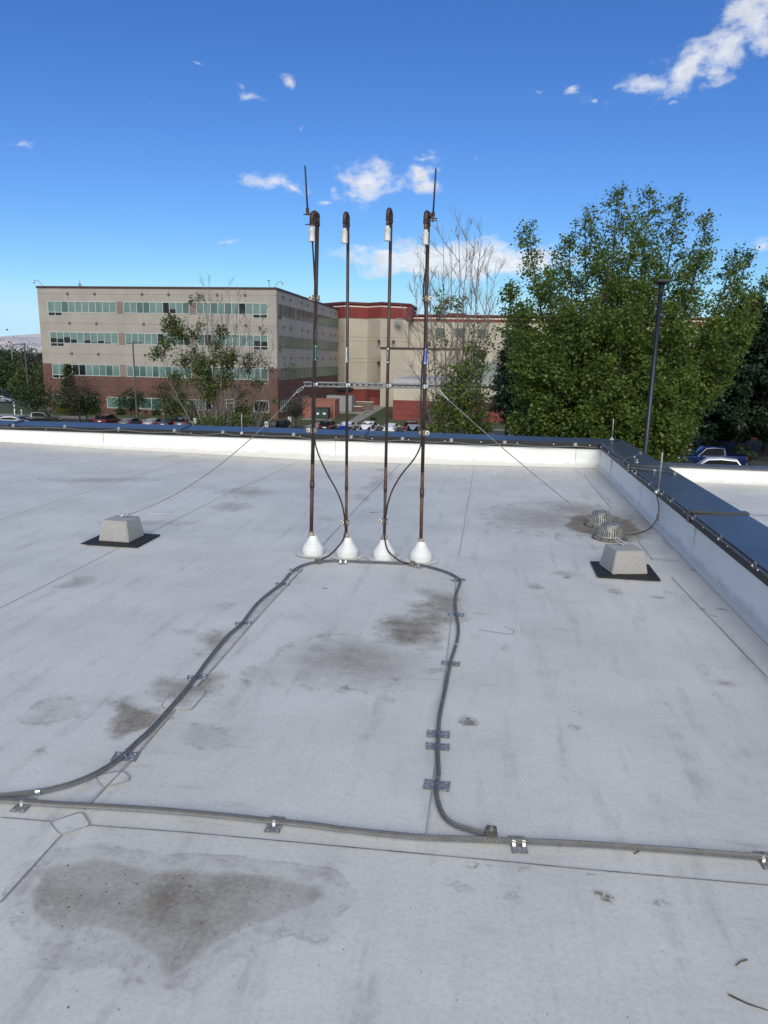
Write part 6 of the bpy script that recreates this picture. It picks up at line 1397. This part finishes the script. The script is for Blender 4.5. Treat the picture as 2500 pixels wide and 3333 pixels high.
b_ = gpt(1392,1406); bushy(48, b_, 5.8, 2.4, 1.6, 200, lf_brown, m_barkdk, 'street_tree', 'small bare tree beside the silver pickup', lsize=0.18, twigs=60, clumps=20)
SHR = [(205,1345,2.6,1.7,lf_yellow,'yellow green round bush left of the twiggy purple brown tree'),(300,1346,2.6,1.6,lf_dark,'dark round bush right of the twiggy purple brown tree'),(662,1352,3.0,1.8,lf_yellow,'yellow bush under the ground floor window by the half bare tree'),(806,1362,2.6,1.5,lf_yellow,'yellow green bush between the door and the square window'),(730,1382,3.0,2.4,lf_dark,'dark bush in front of the glass door'),(640,1384,2.6,2.2,lf_dark,'dark bush left of the yellow bush by the office wall'),(840,1386,2.2,2.0,lf_olive,'olive bush in front of the square office window'),
       (390,1350,1.1,0.8,lf_dark,'small dark clipped bush just left of the small dark round tree'),(478,1350,1.0,0.6,lf_dark,'small dark clipped bush, first one right of the grey lamp post'),(508,1352,1.1,0.65,lf_dark,'small dark clipped bush, second one right of the grey lamp post'),(1215,1395-25,0.5,0.5,lf_dark,'tiny dark bush on the lawn beside the concrete path')]
for i, (X, Y, h, r, lm, lab) in enumerate(SHR):
    bushy(60+i, gpt(X,Y), h, r, 0.0, int(500+r*700), lm, m_barkdk, 'shrub', lab, 'shrubs by the office', lsize=0.20, clumps=24, cat='shrub')
for i, (X, Yt, dep, r, lm, lab) in enumerate(((-30,1120,205,8,lf_dark,'dark leafy tree at the extreme left beyond the car park'),(20,1140,185,6,lf_dark,'dark leafy tree at the left beyond the car park, below the hill'),(88,1133,215,6.5,lf_dark,'dark rounded tree under the hill beside the curved street lamp'),(40,1160,230,9,lf_olive,'brownish far tree low under the hill'),(105,1165,200,5,lf_brown,'grey leafless thicket beside the office wall'),(12,1190,160,5.5,lf_dark,'dark low tree standing over the far left parked cars'),(128,1200,150,5,lf_olive,'green tree close to the left corner of the office block'),(75,1195,158,5,lf_dark,'dark green tree between the two left lamp posts'))):
    b_ = onground(X, dep); hh = topz(X, Yt, dep)-GZ; bushy(80+i, b_, hh, r, hh*0.22, 3600, lm, m_barkdk, 'far_tree', lab, 'trees beyond the left car park', lsize=0.55, clumps=34)
for i, X in enumerate(range(-420, 80, 30)):
    pass
# far wood belt
T = Tree(99)
for i in range(1500):
    x = T.r.uniform(-620, -150); y = T.r.uniform(270, 420); zt = T.r.uniform(0,1)*(7.5+2.0*math.sin(x*0.06)); T.leaves((x, y, GZ+zt), 8, 1.3, 1.5, 0.3)
ow = bpy.data.objects.new('far_wood', None); SC.collection.objects.link(ow); ORG['far_wood'] = (Vector((0,0,0)), 0)
wo = T.leafmesh('woodland', lf_dark, ow); wo.parent = None; bpy.data.objects.remove(ow); tag(wo, 'dark belt of woodland far off below the pale hill', 'woodland', kind='stuff')

# ---------------------------------------------------------------- lamp posts, poles, wires, signs
m_pole = mat('grey_lamp_post', (0.10,0.10,0.105), 0.5, 0.3); m_palepole = mat('pale_steel_post', (0.30,0.31,0.32), 0.5, 0.5); m_wood = mat('weathered_pole_wood', (0.09,0.07,0.06), 0.95)
pb_ = Vector((5.30, 25.0, GZ)); zt_ = ony(2155,912,25).z
lp_ = thing('lamp_post', 'tall black lamp post with a flat head in front of the large leafy tree', 'lamp post', pb_)
q = MB(); q.tube([pb_, pb_+Vector((0,0,6)), Vector((pb_.x,25,zt_-0.35))], [0.095,0.085,0.070], 16); q.build('pole', m_black, lp_, smooth=True)
q = MB(); q.lathe((pb_.x,25,zt_-0.36), [(0.072,0),(0.076,0.10),(0.10,0.20),(0.15,0.28),(0.16,0.31)], 16); q.bevbox((pb_.x-0.14,24.83,zt_-0.06), (pb_.x+0.30,25.17,zt_+0.02), 0.015); q.build('lamp_head', m_black, lp_)
def lot_lamp(X, Yb, Yt, label, arm, z=GZ, y=None, m=None, r=0.13):
    b = onz(X, Yb, z) if y is None else onground(X, y, z); zt = ony(X, Yt, b.y).z; o = thing('lamp_post', label, 'lamp post', b)
    q = MB(); q.tube([b, Vector((b.x,b.y,zt))], [r,r*0.8], 12); q.lathe(b, [(0.3,0),(0.3,0.6),(0,0.62)], 14); q.build('pole', m or m_pole, o, smooth=False)
    q = MB(); q.bevbox((b.x if arm > 0 else b.x+arm, b.y-0.2, zt-0.30), (b.x+arm if arm > 0 else b.x, b.y+0.2, zt-0.16), 0.03); q.build('lamp_head', m or m_pole, o)
lot_lamp(447,1388,1110,'grey lamp post standing among the parked cars before the office block',1.3)
lot_lamp(95,1268,1118,'grey lamp post near the left edge, below the hill',-2.0,y=128,r=0.16)
b_ = onground(52, 176); zt2 = ony(48,1118,176).z; o = thing('street_lamp', 'pale street lamp with a curved arm at the far left', 'street lamp', b_); q = MB(); q.tube([b_, Vector((b_.x,b_.y,zt2-1.2)), Vector((b_.x+0.3,b_.y,zt2-0.4)), Vector((b_.x+1.6,b_.y,zt2)), Vector((b_.x+3.2,b_.y,zt2+0.1))], [0.16,0.11,0.09,0.08,0.07], 10); q.build('pole', m_palepole, o); q = MB(); q.bevbox((b_.x+3.0,b_.y-0.2,zt2), (b_.x+4.1,b_.y+0.2,zt2+0.2), 0.05); q.build('lamp_head', m_palepole, o)
b_ = onground(116, 235); zt3 = ony(113,1130,235).z; o = thing('utility_pole', 'wooden utility pole with a crossarm close to the left corner of the office', 'utility pole', b_); q = MB(); q.tube([b_, Vector((b_.x,b_.y,zt3))], [0.24,0.16], 10); q.build('pole', m_wood, o); q = MB(); q.bevbox((b_.x-1.8,b_.y-0.1,zt3-0.9), (b_.x+1.8,b_.y+0.1,zt3-0.65), 0.02); q.build('crossarm', m_wood, o); q = MB()
for xx in (-1.6,-0.8,0.8,1.6): q.lathe((b_.x+xx,b_.y,zt3-0.65), [(0.08,0),(0.1,0.15),(0.05,0.3)], 8)
q.build('insulator', m_palepole, o)
for k, (Ya, Yb_, lab) in enumerate(((1095,1101,'upper thin overhead wire crossing above the pale hill'),(1118,1120,'lower thin overhead wire crossing the face of the pale hill'))):
    A_, B_ = ony(-900,Ya-6,240), ony(420,Yb_+4,240); q = MB(); q.tube([A_.lerp(B_, i/20)-Vector((0,0,1))*1.6*4*(i/20)*(1-i/20) + Vector((0,0,1.2)) for i in range(21)], 0.03, 5); tag(q.build('overhead_wire', m_dark, origin=A_), lab, 'wire', 'overhead wires')
p_ = ony(23,1073,240); q = MB(); q.lathe(p_-Vector((0,0,0.31)), [(0.0,0)]+[(0.31*math.sin(t), 0.31-0.31*math.cos(t)) for t in [math.pi*i/10 for i in range(1,10)]]+[(0,0.62)], 16); mo_ = thing('wire_marker', 'small black ball hanging on a wire in the sky above the hill', 'marker ball', p_); q.build('ball', m_dark, mo_, smooth=True)
q = MB(); A_, B_ = ony(-900,1066,240), ony(420,1078,240); q.tube([A_, p_+Vector((0,0,0.1)), B_], 0.008, 4); q.build('wire', m_dark, mo_)
def sign(X, Yt, Yb, w, label, y=None, rows=2):
    b = onz(X, Yb, GZ) if y is None else onground(X, y); zt = ony(X, Yt, b.y).z; o = thing('parking_sign', label, 'sign', b, group='small white parking signs')
    q = MB(); q.rod(b, Vector((b.x,b.y,zt-0.02)), 0.045, 8); q.build('post', m_palepole, o); h = w*1.5; q = MB(); q.bevbox((b.x-w/2,b.y-0.07,zt-h), (b.x+w/2,b.y-0.046,zt), 0.01); po = q.build('panel', m_lwhite, o)
    if rows > 2:
        q = MB(); q.box((b.x-w*0.32,b.y-0.074,zt-h*0.42), (b.x+w*0.32,b.y-0.0705,zt-h*0.24)); q.box((b.x-w*0.05,b.y-0.074,zt-h*0.85), (b.x+w*0.34,b.y-0.0705,zt-h*0.52)); q.build('sign_marking', m_trimblk, po)
sign(165,1320,1368,0.5,'small white sign before the brown brick wall, by the black pickup at the far left')
sign(534,1335,1368,0.5,'small white sign in front of the brick wall right of the grey lamp post')
sign(868,1372,1398,0.5,'small white sign with black markings, left of the black pickup facing us', rows=3)
sign(943,1356,1400,0.5,'small white sign between the black pickup and the dark leafless tree')
sign(636,1361,1395,0.5,'small white sign in front of the bushes by the dark grey SUV')
sign(1415,1372,1405,0.7,'white sign among the twigs beside the lower leaves of the tall half bare tree')
for i, (X, Yt, Yb, lab) in enumerate(((49,1308,1352,'taller white bollard at the far left kerb'),(71,1332,1349,'shorter white bollard at the far left kerb'))):
    b = onz(X, Yb, GZ); zt = ony(X, Yt, b.y).z; q = MB(); q.lathe(b, [(0.12,0),(0.12,zt-b.z-0.06),(0.08,zt-b.z),(0,zt-b.z)], 12); tag(q.build('bollard', m_lwhite, origin=b), lab, 'bollard', 'white bollards')
# brick building glimpsed under the evergreens
hb = thing('brick_building', 'low red and brown brick building in the shade under the evergreens', 'building', (22, 92, RZ)); q = MB(); q.box((ony(2160,1400,92).x,92,GZ), (60,104,ony(2300,1380,92).z)); q.build('wall', m_brown, hb); q = MB(); q.box((ony(2160,1400,92).x-0.3,91.6,ony(2300,1424,92).z), (60,91.98,ony(2300,1418,92).z)); q.box((ony(2160,1400,92).x,91.7,ony(2300,1384,92).z), (60,91.97,ony(2300,1376,92).z)); q.build('trim', m_redst, hb)
q = MB(); a_ = ony(2284,1392,91.8); q.bevbox((a_.x-0.05,91.7,a_.z-0.9), (a_.x+0.22,91.95,a_.z), 0.03); q.build('notice', m_lwhite, hb)
